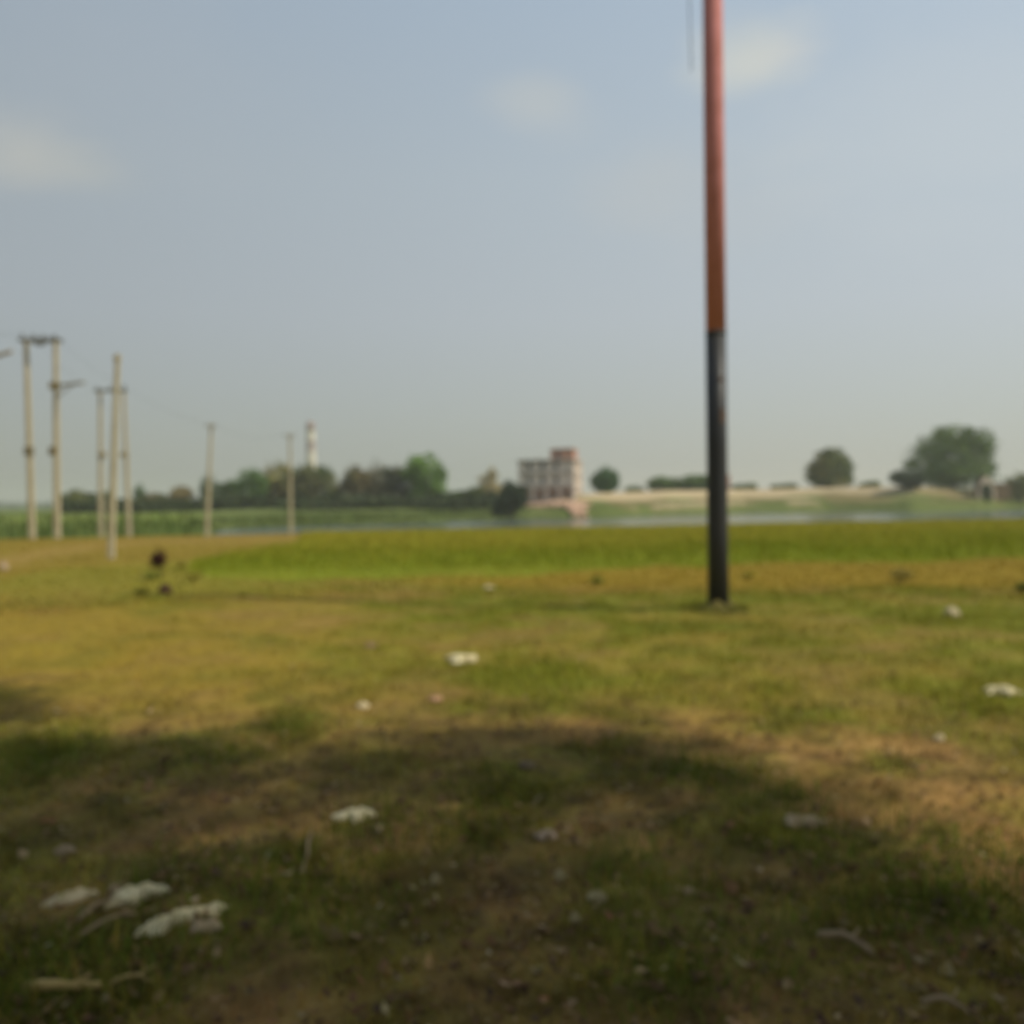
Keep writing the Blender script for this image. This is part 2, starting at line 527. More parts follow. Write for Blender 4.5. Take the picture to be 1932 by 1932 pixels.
def blades(name, x, y, h, w, cols, lean=0.5, label=None, z=None, heads=None):
    n = len(x)
    if z is None: z = terrain(x, y)
    a = rng.uniform(0, 2 * np.pi, n); la = rng.uniform(0, 2 * np.pi, n); ln = rng.uniform(0, lean, n) * h
    ux, uy = np.cos(a) * w / 2, np.sin(a) * w / 2
    lx, ly = np.cos(la) * ln, np.sin(la) * ln
    V = np.empty((n, 6, 3))
    for k, (f, ww, lf) in enumerate(((0, 1, 0), (0.6, .75, .35), (1.0, .18, 1.0))):
        zz = z - 0.01 + h * f * (1 - .25 * lf * (ln / np.maximum(h, 1e-4)))
        V[:, 2 * k, 0] = x - ux * ww + lx * lf; V[:, 2 * k, 1] = y - uy * ww + ly * lf; V[:, 2 * k, 2] = zz
        V[:, 2 * k + 1, 0] = x + ux * ww + lx * lf; V[:, 2 * k + 1, 1] = y + uy * ww + ly * lf; V[:, 2 * k + 1, 2] = zz
    base = np.arange(n)[:, None] * 6
    F = np.concatenate([base + np.array([0, 1, 3, 2]), base + np.array([2, 3, 5, 4])])
    C = np.repeat(cols[:, None, :], 6, 1)
    if heads is not None: C[:, 4:, :] = heads[:, None, :]
    o = mesh_np(name, V.reshape(-1, 3), F, MAT_BLADE, cols=C.reshape(-1, 3))
    return tag(o, label, 'grass', kind='stuff')


def scatter(n, r0, r1, p=1.0, half=34):
    """points in the visible wedge; p<1 packs them nearer"""
    u = rng.uniform(0, 1, n)
    r = (r0 ** (2 * p) + u * (r1 ** (2 * p) - r0 ** (2 * p))) ** (1 / (2 * p))
    a = np.radians(rng.uniform(-half, half, n))
    return r * np.sin(a), r * np.cos(a)


def jitter(c, s=0.18, hue=0.08):
    n = len(c)
    return np.clip(c * rng.normal(1, s, (n, 1)) * rng.normal(1, hue, (n, 3)), 0.004, 0.8)


# short turf with dry stalks; density follows how green the ground is there
x, y = scatter(300000, 1.6, 17, 0.45, 40)
gc = ground_color(x, y)
green = np.clip((gc[:, 1] / gc[:, 0] - 0.66) * 3.2, 0, 1)
keep = rng.uniform(0, 1, len(x)) < (0.26 + 0.50 * green) * np.clip(fbm(x * 3.1, y * 3.1, 91, 3) * 2.6 - .45, 0.05, 1.5)
x, y, gc, green = x[keep], y[keep], gc[keep], green[keep]
dry = rng.uniform(0, 1, len(x)) < 0.22
cb = gc * np.where(dry, 1.3, 1.15)[:, None]
cb[dry] = cb[dry] * 0.5 + C_DRY * 0.55
hh = rng.gamma(3, 0.011, len(x)) * (0.7 + green * 1.0) + 0.01
blades('turf_grass', x, y, hh, rng.uniform(.004, .010, len(x)), jitter(cb), 0.9, 'short patchy grass covering the open ground in the foreground')
x, y = scatter(120000, 15, 52, 0.55, 36)
k = y < crest(x) + 4
x, y = x[k], y[k]
px, py = project(x, y, x * 0)
cm = crop_mask(px, py, x, y)
k = cm < .5
blades('meadow_grass', x[k], y[k], rng.uniform(.02, .07, k.sum()), rng.uniform(.015, .035, k.sum()), jitter(ground_color(x[k], y[k]), .14), 0.8,
       'thin dry meadow grass in the middle distance')
x, y = scatter(210000, 17, 84, 0.7, 36)
px, py = project(x, y, x * 0)
k = crop_mask(px, py, x, y) > .5
x, y, px, py = x[k], y[k], px[k], py[k]
yl = sstep(62, 14, py - np.interp(px, [400, 1000, 1932], [1010, 1000, 975]))
base = mixc(np.tile(C_CROP, (len(x), 1)), C_CROPY, np.clip(yl + (fbm(x * .25, y * .2, 1, 3) - .5) * 1.3, 0, 1))
tip = jitter(mixc(base, C_CROPY * 1.05, np.full(len(x), .35)), .12)
blades('field_crop', x, y, rng.uniform(.12, .26, len(x)) * sstep(15, 30, y), rng.uniform(.02, .04, len(x)), jitter(base, .14), 0.4,
       'yellow green crop growing in the field before the pond', heads=tip)
# reeds and rank grass along the far shore
x = rng.uniform(-110, 150, 90000); y = rng.uniform(76, 260, 90000)
bpx = bearing_px(x, y)
s = (y - np.interp(bpx, SH_X, SH_Y)) / np.interp(bpx, SH_X, CR_D)
hgt = np.interp(bpx, [-200, 340, 420, 1000, 1080, 1932], [1.0, 1.0, .8, .7, .35, .35])
k = (s > -0.02) & (s < np.interp(bpx, [0, 340, 420, 2000], [1.2, 1.2, .45, .33])) & (rng.uniform(0, 1, len(x)) < .25 + fbm(x * .1, y * .1, 99, 3))
k &= ~((bpx > 1000) & (bpx < 1110) & (s > .1))
x, y, s, hgt = x[k], y[k], s[k], hgt[k]
gcol = ground_color(x, y)
gcol = gcol * .55 + C_FARD * .45
blades('shore_reeds', x, y, hgt * rng.uniform(.5, 1.2, len(x)), np.full(len(x), .22), jitter(gcol, .18), 0.3, 'green reeds and rank grass along the far shore of the pond')

# dead leaves and straw
n = 30000
x, y = scatter(n, 1.6, 13, 0.4, 40)
px, py = project(x, y, x * 0)
k = rng.uniform(0, 1, n) < (0.12 + .88 * sstep(1260, 1500, py)) * (0.2 + 1.3 * fbm(x * 1.3, y * 1.3, 123, 3) ** 1.5)
x, y = x[k], y[k]; n = len(x)
z = terrain(x, y) + rng.uniform(.008, .035, n)
sz = rng.gamma(4, .0034, n) + .006
T = rng.normal(0, 1, (n, 3)); T[:, 2] *= .35; T /= np.linalg.norm(T, axis=1, keepdims=True)
U = np.cross(T, np.stack([rng.normal(0, .35, n), rng.normal(0, .35, n), np.ones(n)], -1)); U /= np.linalg.norm(U, axis=1, keepdims=True)
el = rng.uniform(.35, .8, n)
P = np.stack([x, y, z], -1)
nrm = np.cross(T, U) * .25
V = np.empty((n, 6, 3))
V[:, 0] = P - T * sz[:, None]; V[:, 1] = P - U * (sz * el)[:, None] * .8 + (nrm * sz[:, None]); V[:, 2] = P - T * (sz * .1)[:, None]
V[:, 3] = P + T * sz[:, None]; V[:, 4] = P + U * (sz * el)[:, None] + (nrm * sz[:, None]); V[:, 5] = P + T * (sz * .2)[:, None]
base = np.arange(n)[:, None] * 6
F = np.concatenate([base + np.array([0, 1, 3, 2]), base + np.array([0, 2, 3, 4])])
pal = np.array([lin(150, 124, 86), lin(128, 98, 66), lin(170, 148, 108), lin(104, 78, 54), lin(196, 178, 140), lin(156, 108, 74), lin(84, 66, 52), lin(138, 120, 76)])
cl = jitter(hue=.04, c=pal[rng.choice(len(pal), n, p=[.19, .26, .06, .21, .01, .02, .13, .12])], s=.15)
tag(mesh_np('leaf_litter', V.reshape(-1, 3), F, MAT_BLADE, cols=np.repeat(cl, 6, 0)), 'scattered dead leaves and straw on the shaded foreground', 'leaf litter', kind='stuff')


# ------------------------------------------------------------------ trees
MAT_LEAF = material('tree_leaves', (0, 0, 0), rough=0.65, attr=True, spec=0.2, translucent=0.22)
MAT_BARK = material('bark', (0.13, 0.10, 0.075), rough=0.95, noise=(6, (0.06, 0.05, 0.04), 1.0), bump=0.4)


def foliage(name, lobes, n, leaf, colfn, parent, seed, shell=0.55):
    """many leaf-sized faces spread through a set of lobes (x,y,z,rx,ry,rz)"""
    g = np.random.default_rng(seed)
    lb = np.array(lobes)
    wgt = lb[:, 3] * lb[:, 5]; wgt = wgt / wgt.sum()
    i = g.choice(len(lb), n, p=wgt)
    d = g.normal(0, 1, (n, 3)); d /= np.linalg.norm(d, axis=1, keepdims=True)
    r = g.uniform(shell, 1.0, n) * (1 + .16 * np.sin(d[:, 0] * 7 + seed) * np.cos(d[:, 2] * 6 + d[:, 1] * 5))
    P = lb[i, :3] + d * lb[i, 3:6] * r[:, None]
    P += g.normal(0, leaf * .35, (n, 3))
    nn_ = d + g.normal(0, .55, (n, 3)); nn_ /= np.linalg.norm(nn_, axis=1, keepdims=True)
    t = np.cross(nn_, g.normal(0, 1, (n, 3))); t /= np.linalg.norm(t, axis=1, keepdims=True)
    u = np.cross(nn_, t)
    s = leaf * g.uniform(.5, 1.25, n)[:, None]
    V = np.stack([P - t * s * .5, P + u * s * .32, P + t * s * .55, P - u * s * .32], 1)
    k = V[:, :, 2].min(1) > 0.02
    V = V[k]; P = P[k]
    C = colfn(P, g)
    F = np.arange(len(V) * 4).reshape(-1, 4)
    return mesh_np(name, V.reshape(-1, 3), F, MAT_LEAF, parent, cols=np.repeat(C, 4, 0))


def tree(name, label, cat, px, ytop, hw, Y, rgb, seed, tip=None, group=None, low=0.12, n=None, lobes=None, flat=1.0, ragged=0.5, dens=1.0):
    """a broadleaf tree or bush standing on the ground; crown spans hw px either side and up to frame height ytop"""
    rd = random.Random(seed)
    p = atY(px, 940, Y)
    z0 = gz(p.x, Y)
    ztop = atY(px, ytop, Y).z
    hgt = ztop - z0
    rad = hw / FPX * Y
    root = empty(name, (p.x, Y, z0 - .05), label, cat, group)
    cz0 = hgt * low
    ch = (hgt - cz0)
    lb = []
    if lobes:
        for (dx, f0, f1, w) in lobes:           # offset (of rad), bottom/top fraction, width (of rad)
            b0, b1 = hgt * f0, hgt * f1
            lb.append((dx * rad, rd.uniform(-.25, .25) * rad, (b0 + b1) / 2, w * rad, w * rad * .9, (b1 - b0) / 2))
    else:
        lb.append((0, 0, cz0 + ch * .48, rad * .78, rad * .8, ch * .5))
        for k in range(9):
            a = rd.uniform(0, 2 * math.pi); q = rd.uniform(.35, .72)
            f = rd.uniform(.18, .78)
            rr_ = rad * rd.uniform(.28, .46)
            lb.append((math.cos(a) * rad * q, math.sin(a) * rad * q, cz0 + ch * f, rr_, rr_, min(rr_ * .9, ch * .32, ch * (1 - f))))
    small = []
    for k in range(len(lb) * 3):               # twiggy lumps on the outline
        b0 = lb[rd.randrange(len(lb))]
        d = Vector((rd.gauss(0, 1), rd.gauss(0, 1), rd.gauss(0, 1))).normalized()
        s_ = rad * rd.uniform(.10, .22)
        c_ = (b0[0] + d.x * b0[3] * .92, b0[1] + d.y * b0[4] * .92, max(s_ * .5, b0[2] + d.z * b0[5] * .92))
        if c_[2] + s_ < hgt * 1.03: small.append((*c_, s_, s_, s_ * .8))
    lb += small
    base = lin(*rgb) * 1.6 * np.array([1.04, 1.04, .74]); tp = lin(*(tip or rgb)) * 1.6 * np.array([1.03, 1.02, .8])

    def cf(P, g):
        f = np.clip(fbm(P[:, 0] / rad * 1.6 + seed, P[:, 2] / rad * 1.6, seed, 3) * 2.4 - .75, 0, 1)
        c = base * (1 - f[:, None]) + tp * f[:, None]
        return np.clip(c * g.normal(1, .22, (len(P), 1)) * g.normal(1, .06, (len(P), 3)), .005, .7)
    leaf = max(.16, min(.9, rad * .13))
    n = n or int(dens * 5200)
    tr = MB()
    tk = max(.12, hgt * .035)
    tr.tube([(0, 0, -.4), (.02 * hgt, 0, hgt * .2), (-.01 * hgt, .01, hgt * .42), (0, 0, hgt * .72)], [tk * 1.5, tk, tk * .75, tk * .25], 8)
    for k in range(6):
        b0 = lb[rd.randrange(min(len(lb), 10))]
        s0 = hgt * rd.uniform(.18, .5)
        tr.tube([(0, 0, s0), (b0[0] * .5, b0[1] * .5, (s0 + b0[2]) / 2 + hgt * .04), (b0[0] * .95, b0[1] * .95, b0[2])], [tk * .5, tk * .33, tk * .1], 6)
    tr.build('trunk', MAT_BARK, root, True)
    foliage('crown', lb, n, leaf, cf, root, seed)
    return root


G1 = 'trees in the wood beyond the pond'
DK = (56, 72, 42); MD = (72, 96, 48); OL = (98, 100, 58); BR = (98, 88, 62)
T = [
 # name,label,px,ytop,hw,Y,rgb,tip
 ('bush', 'dark low bush at the left end of the tree line, beside the twin poles', 140, 924, 26, 215, DK, OL),
 ('bush', 'low bush between the twin poles and the single pale pole', 172, 929, 20, 222, (60, 72, 44), OL),
 ('bush', 'dull green bush seen right behind the foot of the single pale pole', 206, 924, 20, 225, DK, MD),
 ('small_tree', 'small narrow tree sticking up alone right of the single pale pole', 264, 910, 15, 240, (62, 84, 58), MD),
 ('bush', 'low flat hedge-like bush under the small narrow tree', 290, 930, 34, 228, (64, 74, 44), BR),
 ('bush', 'brownish bush left of the lone mid-distance pole', 340, 917, 28, 240, BR, (130, 118, 86)),
 ('broad_tree', 'dark round tree behind the pole that stands left of the big wood', 393, 893, 22, 240, DK, MD),
 ('broad_tree', 'low dark tree filling the dip left of the big wood', 432, 905, 30, 250, DK, MD),
 ('broad_tree', 'green domed tree at the left shoulder of the wood', 472, 888, 38, 238, (66, 94, 44), MD),
 ('broad_tree', 'olive brown topped tree in the wood left of the striped chimney', 522, 876, 40, 250, (84, 88, 54), (132, 124, 76)),
 ('broad_tree', 'broad dark tree straight below the striped chimney', 580, 878, 42, 244, (60, 76, 44), (92, 92, 60)),
 ('broad_tree', 'rounded green tree just right of the striped chimney', 620, 886, 26, 252, (64, 86, 44), OL),
 ('broad_tree', 'brownish dark tree right of the gap in the wood', 668, 886, 34, 236, (78, 76, 52), BR),
 ('broad_tree', 'tall dusky tree in the middle of the right half of the wood', 714, 876, 36, 244, (58, 68, 48), (92, 88, 70)),
 ('broad_tree', 'dark tree leaning on the bright green tree', 752, 884, 32, 236, (54, 64, 48), (80, 82, 64)),
 ('broad_tree', 'bright fresh green tree at the right end of the wood', 806, 861, 48, 232, (76, 102, 44), (92, 120, 52)),
 ('bush', 'low dark bush at the foot of the bright green tree', 858, 926, 30, 225, DK, MD),
 ('bush', 'green bush left of the pale dry tree', 893, 918, 20, 222, (60, 80, 48), OL),
]
sd = 100
for nm, lab, px, yt, hw, Y, c, tp in T:
    sd += 7
    tree(nm, lab, 'tree' if 'tree' in nm else 'bush', px, yt - (9 if hw > 20 and 440 < px < 850 else 2), hw, Y, c, sd, tp, G1, low=.0)
# undergrowth joining the trees
x = rng.uniform(-135, 0, 22000); y = rng.uniform(208, 256, 22000)
bpx = bearing_px(x, y)
k = (bpx > 118) & (bpx < 935); x, y, bpx = x[k], y[k], bpx[k]
lbz = terrain(x, y)
hU = 3.3 * (fbm(x * .12, y * .12, 17, 3) + .25)
V = []
P = np.stack([x, y, lbz + rng.uniform(0, 1, len(x)) * hU], -1)
nn_ = rng.normal(0, 1, P.shape); nn_ /= np.linalg.norm(nn_, axis=1, keepdims=True)
t_ = np.cross(nn_, rng.normal(0, 1, P.shape)); t_ /= np.linalg.norm(t_, axis=1, keepdims=True); u_ = np.cross(nn_, t_)
s_ = rng.uniform(.4, 1.1, len(P))[:, None]
V = np.stack([P - t_ * s_, P + u_ * s_ * .6, P + t_ * s_, P - u_ * s_ * .6], 1)
tag(mesh_np('undergrowth', V.reshape(-1, 3), np.arange(len(V) * 4).reshape(-1, 4), MAT_LEAF, cols=np.repeat(jitter(np.tile(lin(66, 78, 46), (len(P), 1)), .2), 4, 0)),
    'dark undergrowth running along the foot of the wood', 'undergrowth', kind='stuff')

tree('dry_tree', 'pale beige dry tree left of the unfinished building', 'tree', 925, 878, 30, 235, (138, 126, 100), 301, (160, 150, 126), low=.1, dens=.55,
     lobes=[(0, .1, .62, .8), (-.2, .3, .82, .5), (.1, .5, .98, .32), (.5, .1, .5, .5), (-.6, .1, .45, .45)])
tree('bush', 'very dark dense bush against the left corner of the unfinished building', 'bush', 964, 905, 33, 180, (42, 54, 40), 311, (50, 62, 46), low=.02,
     lobes=[(0, .1, .96, .62), (-.4, 0, .8, .5), (.5, .2, .9, .5), (-.1, .5, 1.0, .45), (-.7, -.05, .5, .35)], dens=1.3)
tree('round_tree', 'small round dark tree standing alone right of the unfinished building', 'tree', 1142, 878, 29, 226, (52, 78, 54), 321, (66, 98, 60), low=.02, dens=1.4, lobes=[(0, .0, .97, .8), (-.5, .1, .75, .5), (.5, .1, .8, .5), (0, 0, .5, .8)])
tree('bush', 'low dark bush on the sandy bank left of the big painted pole', 'bush', 1250, 900, 38, 262, (66, 84, 54), 331, MD, group='bushes on the far embankment', low=.02)
tree('bush', 'long low bush on the sandy bank seen just left of the big painted pole', 'bush', 1312, 896, 34, 262, (62, 84, 52), 341, MD, group='bushes on the far embankment', low=.02)
tree('bush', 'faint low bush on the bank just right of the big painted pole', 'bush', 1405, 912, 26, 275, (84, 98, 66), 351, group='bushes on the far embankment', low=.02, dens=.5)
tree('bush', 'faint low bush on the bank left of the lone round tree', 'bush', 1478, 913, 28, 275, (86, 98, 68), 361, group='bushes on the far embankment', low=.02, dens=.5)
tree('bush', 'tiny bush in the saddle right of the building tree', 'bush', 1195, 915, 22, 262, (84, 98, 70), 366, group='bushes on the far embankment', low=.02, dens=.5)
tree('round_tree', 'lone dusky round tree on the bank right of the painted pole', 'tree', 1567, 845, 50, 256, (70, 84, 50), 371, (100, 100, 62), low=.03,
     lobes=[(0, .02, .95, .75), (0, -.12, .42, .86), (-.5, .05, .72, .5), (.5, .08, .85, .48), (.15, .5, 1.0, .45), (-.2, .5, .97, .42)], dens=1.3)
tree('bush', 'small low bush right of the lone round tree', 'bush', 1643, 906, 20, 262, (92, 104, 66), 381, group='bushes on the far embankment', low=.02, dens=.6)
tree('bush', 'dark bush at the left foot of the biggest tree on the right', 'bush', 1712, 884, 32, 232, (48, 62, 50), 391, (66, 80, 58), low=.02)
tree('big_tree', 'biggest spreading tree on the far right bank with an olive brown top', 'tree', 1800, 797, 87, 242, (64, 84, 48), 401, (80, 100, 48), low=.03,
     lobes=[(0, .02, .80, .72), (.1, -.12, .42, .86), (-.52, .12, .74, .45), (.5, .1, .80, .48), (.05, .5, 1.0, .42), (.55, .45, .93, .34), (-.28, .4, .88, .42), (-.2, 0, .45, .7)], dens=2.2, n=11000)
tree('bush', 'olive bush at the far right edge beside the thatched shed', 'bush', 1925, 890, 30, 236, (104, 108, 72), 411, (128, 128, 90), low=.02)
tree('bush', 'small dark bush in front of the pale arch of the thatched shed', 'bush', 1862, 904, 13, 222, (58, 72, 48), 421, low=.0, dens=.4)

# far belt of trees on the horizon
n = 9000
a = rng.uniform(-38, 38, n); r = rng.uniform(1500, 1700, n)
x = r * np.sin(np.radians(a)); y = r * np.cos(np.radians(a))
hb = 9 * (fbm(x * .012, y * 0, 8, 4) + .2)
P = np.stack([x, y, rng.uniform(0, 1, n) * hb], -1)
nn_ = rng.normal(0, 1, P.shape); nn_[:, 1] -= 1; nn_ /= np.linalg.norm(nn_, axis=1, keepdims=True)
t_ = np.cross(nn_, rng.normal(0, 1, P.shape)); t_ /= np.linalg.norm(t_, axis=1, keepdims=True); u_ = np.cross(nn_, t_)
V = np.stack([P - t_ * 6, P + u_ * 4, P + t_ * 6, P - u_ * 4], 1)
tag(mesh_np('distant_woodland', V.reshape(-1, 3), np.arange(n * 4).reshape(-1, 4), MAT_LEAF, cols=np.repeat(jitter(np.tile(lin(80, 100, 70), (n, 1)), .1), 4, 0)),
    'faint belt of trees on the horizon', 'woodland', kind='stuff')

# the shade tree that stands behind the viewer and darkens the foreground
root = empty('shade_tree', (6.0, -2.6, gz(6.0, -2.6)), 'large shade tree standing behind the viewer', 'tree')
rd = random.Random(5)
lb = []
# crown outline chosen so that the shade covers the same ground as in the photograph
# leafy lobes laid out over the ground the tree shades (it leans over towards the sun side of that ground)
tanE = math.tan(SUN_EL)
for gx_ in np.arange(-9.2, 2.3, .92):
    for gy_ in np.arange(-3.6, 8.0, .92):
        X_ = gx_ + rd.uniform(-.45, .45); Y_ = gy_ + rd.uniform(-.45, .45)
        lim = float(np.interp(X_, [-9, -7.5, -4.65, -2.6, -1.1, -.2, .6, 1.4, 1.9, 2.3], [3.5, 6.4, 7.5, 6.7, 5.5, 5.5, 6.0, 5.4, 4.3, 2.8])) + rd.uniform(-.5, .55)
        edge = Y_ > lim - 1.9 or X_ > 1.1
        if Y_ > lim or (edge and rd.random() < .13): continue
        zc = 8.9 + rd.uniform(-1.5, 1.9) - ((X_ + 3.4) ** 2 + (Y_ - 1.5) ** 2) * .018
        rr_ = rd.uniform(.6, 1.05) if edge else rd.uniform(.95, 1.3)
        lb.append((X_ + SUN_H.x * zc / tanE - 6.0, Y_ + SUN_H.y * zc / tanE + 2.6, zc, rr_, rr_, rr_ * .8))
tr = MB()
tr.tube([(0, 0, -.3), (.05, .1, 1.5), (-.1, 0, 3.2), (.1, 0, 5.8), (0, 0, 8.5)], [.42, .32, .28, .22, .1], 12, jit=.08)
for k in range(12):
    b0 = lb[(k * 37) % len(lb)]
    tr.tube([(0, 0, rd.uniform(3, 5)), (b0[0] * .5, b0[1] * .5, 6.2), (b0[0], b0[1], b0[2])], [.15, .09, .03], 7)
tr.build('trunk', MAT_BARK, root, True)
foliage('crown', lb, 44000, .28, lambda P, g: np.clip(lin(70, 92, 42) * g.normal(1, .2, (len(P), 1)), .01, .4), root, 9, shell=.2)

# ------------------------------------------------------------------ painted steel pole in the middle distance
M_RED = material('red_paint', lin(204, 136, 132), rough=0.8, noise=(5, lin(182, 118, 108), .8), spec=.15)
M_BLACK = material('black_paint', lin(44, 47, 52), rough=0.5, noise=(4, lin(50, 48, 44), .8), spec=.4)
M_CONC = material('concrete', lin(186, 176, 148), rough=0.9, noise=(3, lin(166, 154, 126), .8), bump=.2)
M_STEEL = material('galvanised_steel', lin(120, 124, 124), rough=0.5, metal=.6)
M_DARK = material('dark_iron', lin(60, 62, 62), rough=0.6, metal=.3)
M_BEAM = material('weathered_steel', lin(112, 114, 110), rough=0.7)
M_CABLE = material('cable_black', lin(50, 50, 52), rough=0.6)
M_EARTH = material('heaped_earth', lin(112, 100, 54), rough=1, noise=(12, lin(86, 82, 40), 1.0), bump=.6)
M_RUST = material('rust_and_bare_steel', lin(108, 92, 80), rough=.8, noise=(30, lin(80, 60, 48), 1.0))

pb = at(1355.5, 1152)
pole = empty('painted_pole', pb, 'tall steel pole painted red above and black below, standing alone on the grass', 'pole')
split = atY(1351, 630, pb.y).z - pb.z
topz = 11.2
rp = .146


def ring(z, r): return (0, 0, z), r


m = MB(); m.tube([(0, 0, -.3), (0, 0, split * .3), (0, 0, split * .6), (0, 0, split)], [rp * 1.04, rp, rp, rp], 28); m.build('lower_shaft', M_BLACK, pole, True)
m = MB(); m.tube([(0, 0, split + .001), (0, 0, 7), (0, 0, topz)], [rp * .99, rp * .97, rp * .9], 28); m.build('upper_shaft', M_RED, pole, True)
m = MB(); m.tube([(0, 0, split - .03), (0, 0, split + .03)], rp * 1.025, 28); m.build('joint_collar', M_DARK, pole, True)
m = MB(); m.tube([(0, 0, topz), (0, 0, topz + .05)], [rp * .95, rp * .6], 20); m.build('cap', M_DARK, pole, True)
for k, (zz, aa, w_, h_) in enumerate(((2.78, -1.1, .05, .2), (3.3, -1.3, .04, .06))):
    m = MB(); vv = []; nseg = 5
    for j in range(2):
        for i in range(nseg):
            an = aa + (i / (nseg - 1) - .5) * w_ / rp * 2
            vv.append((math.cos(an) * (rp + .003), math.sin(an) * (rp + .003), zz + (j - .5) * h_))
    m._add(vv, [(i, i + 1, nseg + i + 1, nseg + i) for i in range(nseg - 1)])
    m.build('paint_chip', M_RUST, pole)
# earth heaped round the foot
V = []; F = []
nr_, na_ = 7, 26
for i in range(nr_):
    f = i / (nr_ - 1); r_ = .10 + f * .34
    for k in range(na_):
        an = 2 * math.pi * k / na_
        hh_ = (.17 * (1 - f) ** 1.6) * (1 + .3 * math.sin(an * 3 + 1)) - .012 * f
        V.append((math.cos(an) * r_ * (1 + .15 * math.sin(an * 2)), math.sin(an) * r_, hh_))
for i in range(nr_ - 1):
    for k in range(na_):
        F.append((i * na_ + k, (i + 1) * na_ + k, (i + 1) * na_ + (k + 1) % na_, i * na_ + (k + 1) % na_))
mesh_np('footing_mound', np.array(V), F, M_EARTH, pole, smooth=True)
# weeds round the foot
n = 900
an = rng.uniform(0, 2 * np.pi, n); r_ = rng.gamma(3, .07, n) + .12
o = blades('foot_weeds', pb.x + np.cos(an) * r_, pb.y + np.sin(an) * r_, rng.uniform(.04, .13, n), rng.uniform(.006, .012, n),
           jitter(np.tile(lin(122, 122, 50), (n, 1))), .6, z=np.full(n, pb.z) + .02)
for k_ in ('category', 'label'):
    if k_ in o: del o[k_]
tag(o, 'dark tuft of weeds round the foot of the painted pole', 'weeds', kind='stuff')
# loose cable hanging beside the upper part of the pole
c0 = atY(1303, 135, pb.y)
m = MB()
m.tube([(-.05, 0, topz - .1), (-.22, -.02, topz - .25), (c0.x - pb.x, 0, topz - 1.0), (c0.x - pb.x - .02, .01, 9.5), (c0.x - pb.x + .01, 0, c0.z - pb.z)], .007, 6)
m.build('loose_cable', M_CABLE, pole, True)


# ------------------------------------------------------------------ concrete line poles
def foot(px, py):
    p = at(px, py, 0.0)
    p.z = min(0.0, max(-.6, gz(p.x, p.y)))
    return p


def line_pole(parent, top_px, base, w0, w1, name='post', taper_extra=0):
    """square-ish concrete pole from its foot (world) to the frame position of its top, at that distance"""
    t = atY(top_px[0], top_px[1], base.y)
    m = MB()
    n = 6
    for i in range(n):
        pass
    o = Vector(parent.location)
    p0 = base - o; p1 = t - o
    V = []; F = []
    for i in range(n + 1):
        f = i / n
        c = p0.lerp(p1, f) if i else p0 - Vector((0, 0, .4))
        w = (w0 + (w1 - w0) * f) / 2; d = w * .8; k = w * .25
        for (a_, b_) in ((-w + k, -d), (w - k, -d), (w, -d + k), (w, d - k), (w - k, d), (-w + k, d), (-w, d - k), (-w, -d + k)):
            V.append((c.x + a_, c.y + b_, c.z))
    for i in range(n):
        for k in range(8):
            F.append((i * 8 + k, i * 8 + (k + 1) % 8, (i + 1) * 8 + (k + 1) % 8, (i + 1) * 8 + k))
    F.append(tuple(range(n * 8, n * 8 + 8)))
    return mesh_np(name, np.array(V), F, M_CONC, parent)


def insul(parent, p, h=.22):
    m = MB()
    m.tube([p, p + Vector((0, 0, h * .3)), p + Vector((0, 0, h * .35)), p + Vector((0, 0, h * .6)), p + Vector((0, 0, h * .65)), p + Vector((0, 0, h))],
           [.025, .025, .07, .05, .08, .03], 10)
    return m.build('insulator', M_BEAM, parent, True)


GP = 'concrete poles of the power line'
# twin pole frame, nearest
bA = foot(61, 1017); bB = foot(101, 1017); bB.y = bA.y
h1 = empty('twin_pole_frame', bA, 'tall pair of pale concrete poles joined on top by a dark steel beam', 'power pole', GP)
line_pole(h1, (49, 640), bA, .30, .21)
line_pole(h1, (105, 640), bB, .30, .21)
tA = atY(49, 643, bA.y) - bA; tB = atY(105, 645, bA.y) - bA
m = MB()
mid = (tA + tB) / 2
L_ = (tB - tA).length
m.box(mid + Vector((0, -.22, .05)), (L_ + .55, .12, .16), 0, .02)
m.box(mid + Vector((0, .22, .05)), (L_ + .55, .12, .16), 0, .02)
m.build('crossbeam', M_BEAM, h1)
m = MB()
m.box(mid + Vector((.12, -.28, -.10)), (.42, .14, .26), 0, .03)
m.tube([mid + Vector((-.45, -.3, -.02)), mid + Vector((.12, -.3, -.28)), mid + Vector((.65, -.3, -.02))], .035, 8)
m.build('switch_gear', M_BEAM, h1)
for fx in (-.04, .34, .66, 1.04):
    insul(h1, tA.lerp(tB, fx) + Vector((0, -.22, .14)))
for (px_, b_) in ((55, bA), (101, bB)):
    q = atY(px_, 851, bA.y) - bA
    m = MB(); m.box(q, (.38, .3, .42), 0, .03); m.tube([q + Vector((-.18, -.2, -.1)), q + Vector((.18, -.2, .1))], .03, 8)
    m.build('clamp_band', material('weathered_clamp', lin(126, 116, 88), .8), h1)
q0 = atY(103, 728, bA.y) - bA; q1 = atY(157, 722, bA.y - .8) - bA; q2 = atY(104, 752, bA.y) - bA
m = MB(); m.tube([q0, q1], .07, 8); m.tube([q2, q0.lerp(q1, .72)], .035, 8); m.box(q0, (.44, .36, .34), 0, .03)
m.build('side_bracket', material('weathered_bracket', lin(132, 122, 92), .8), h1)

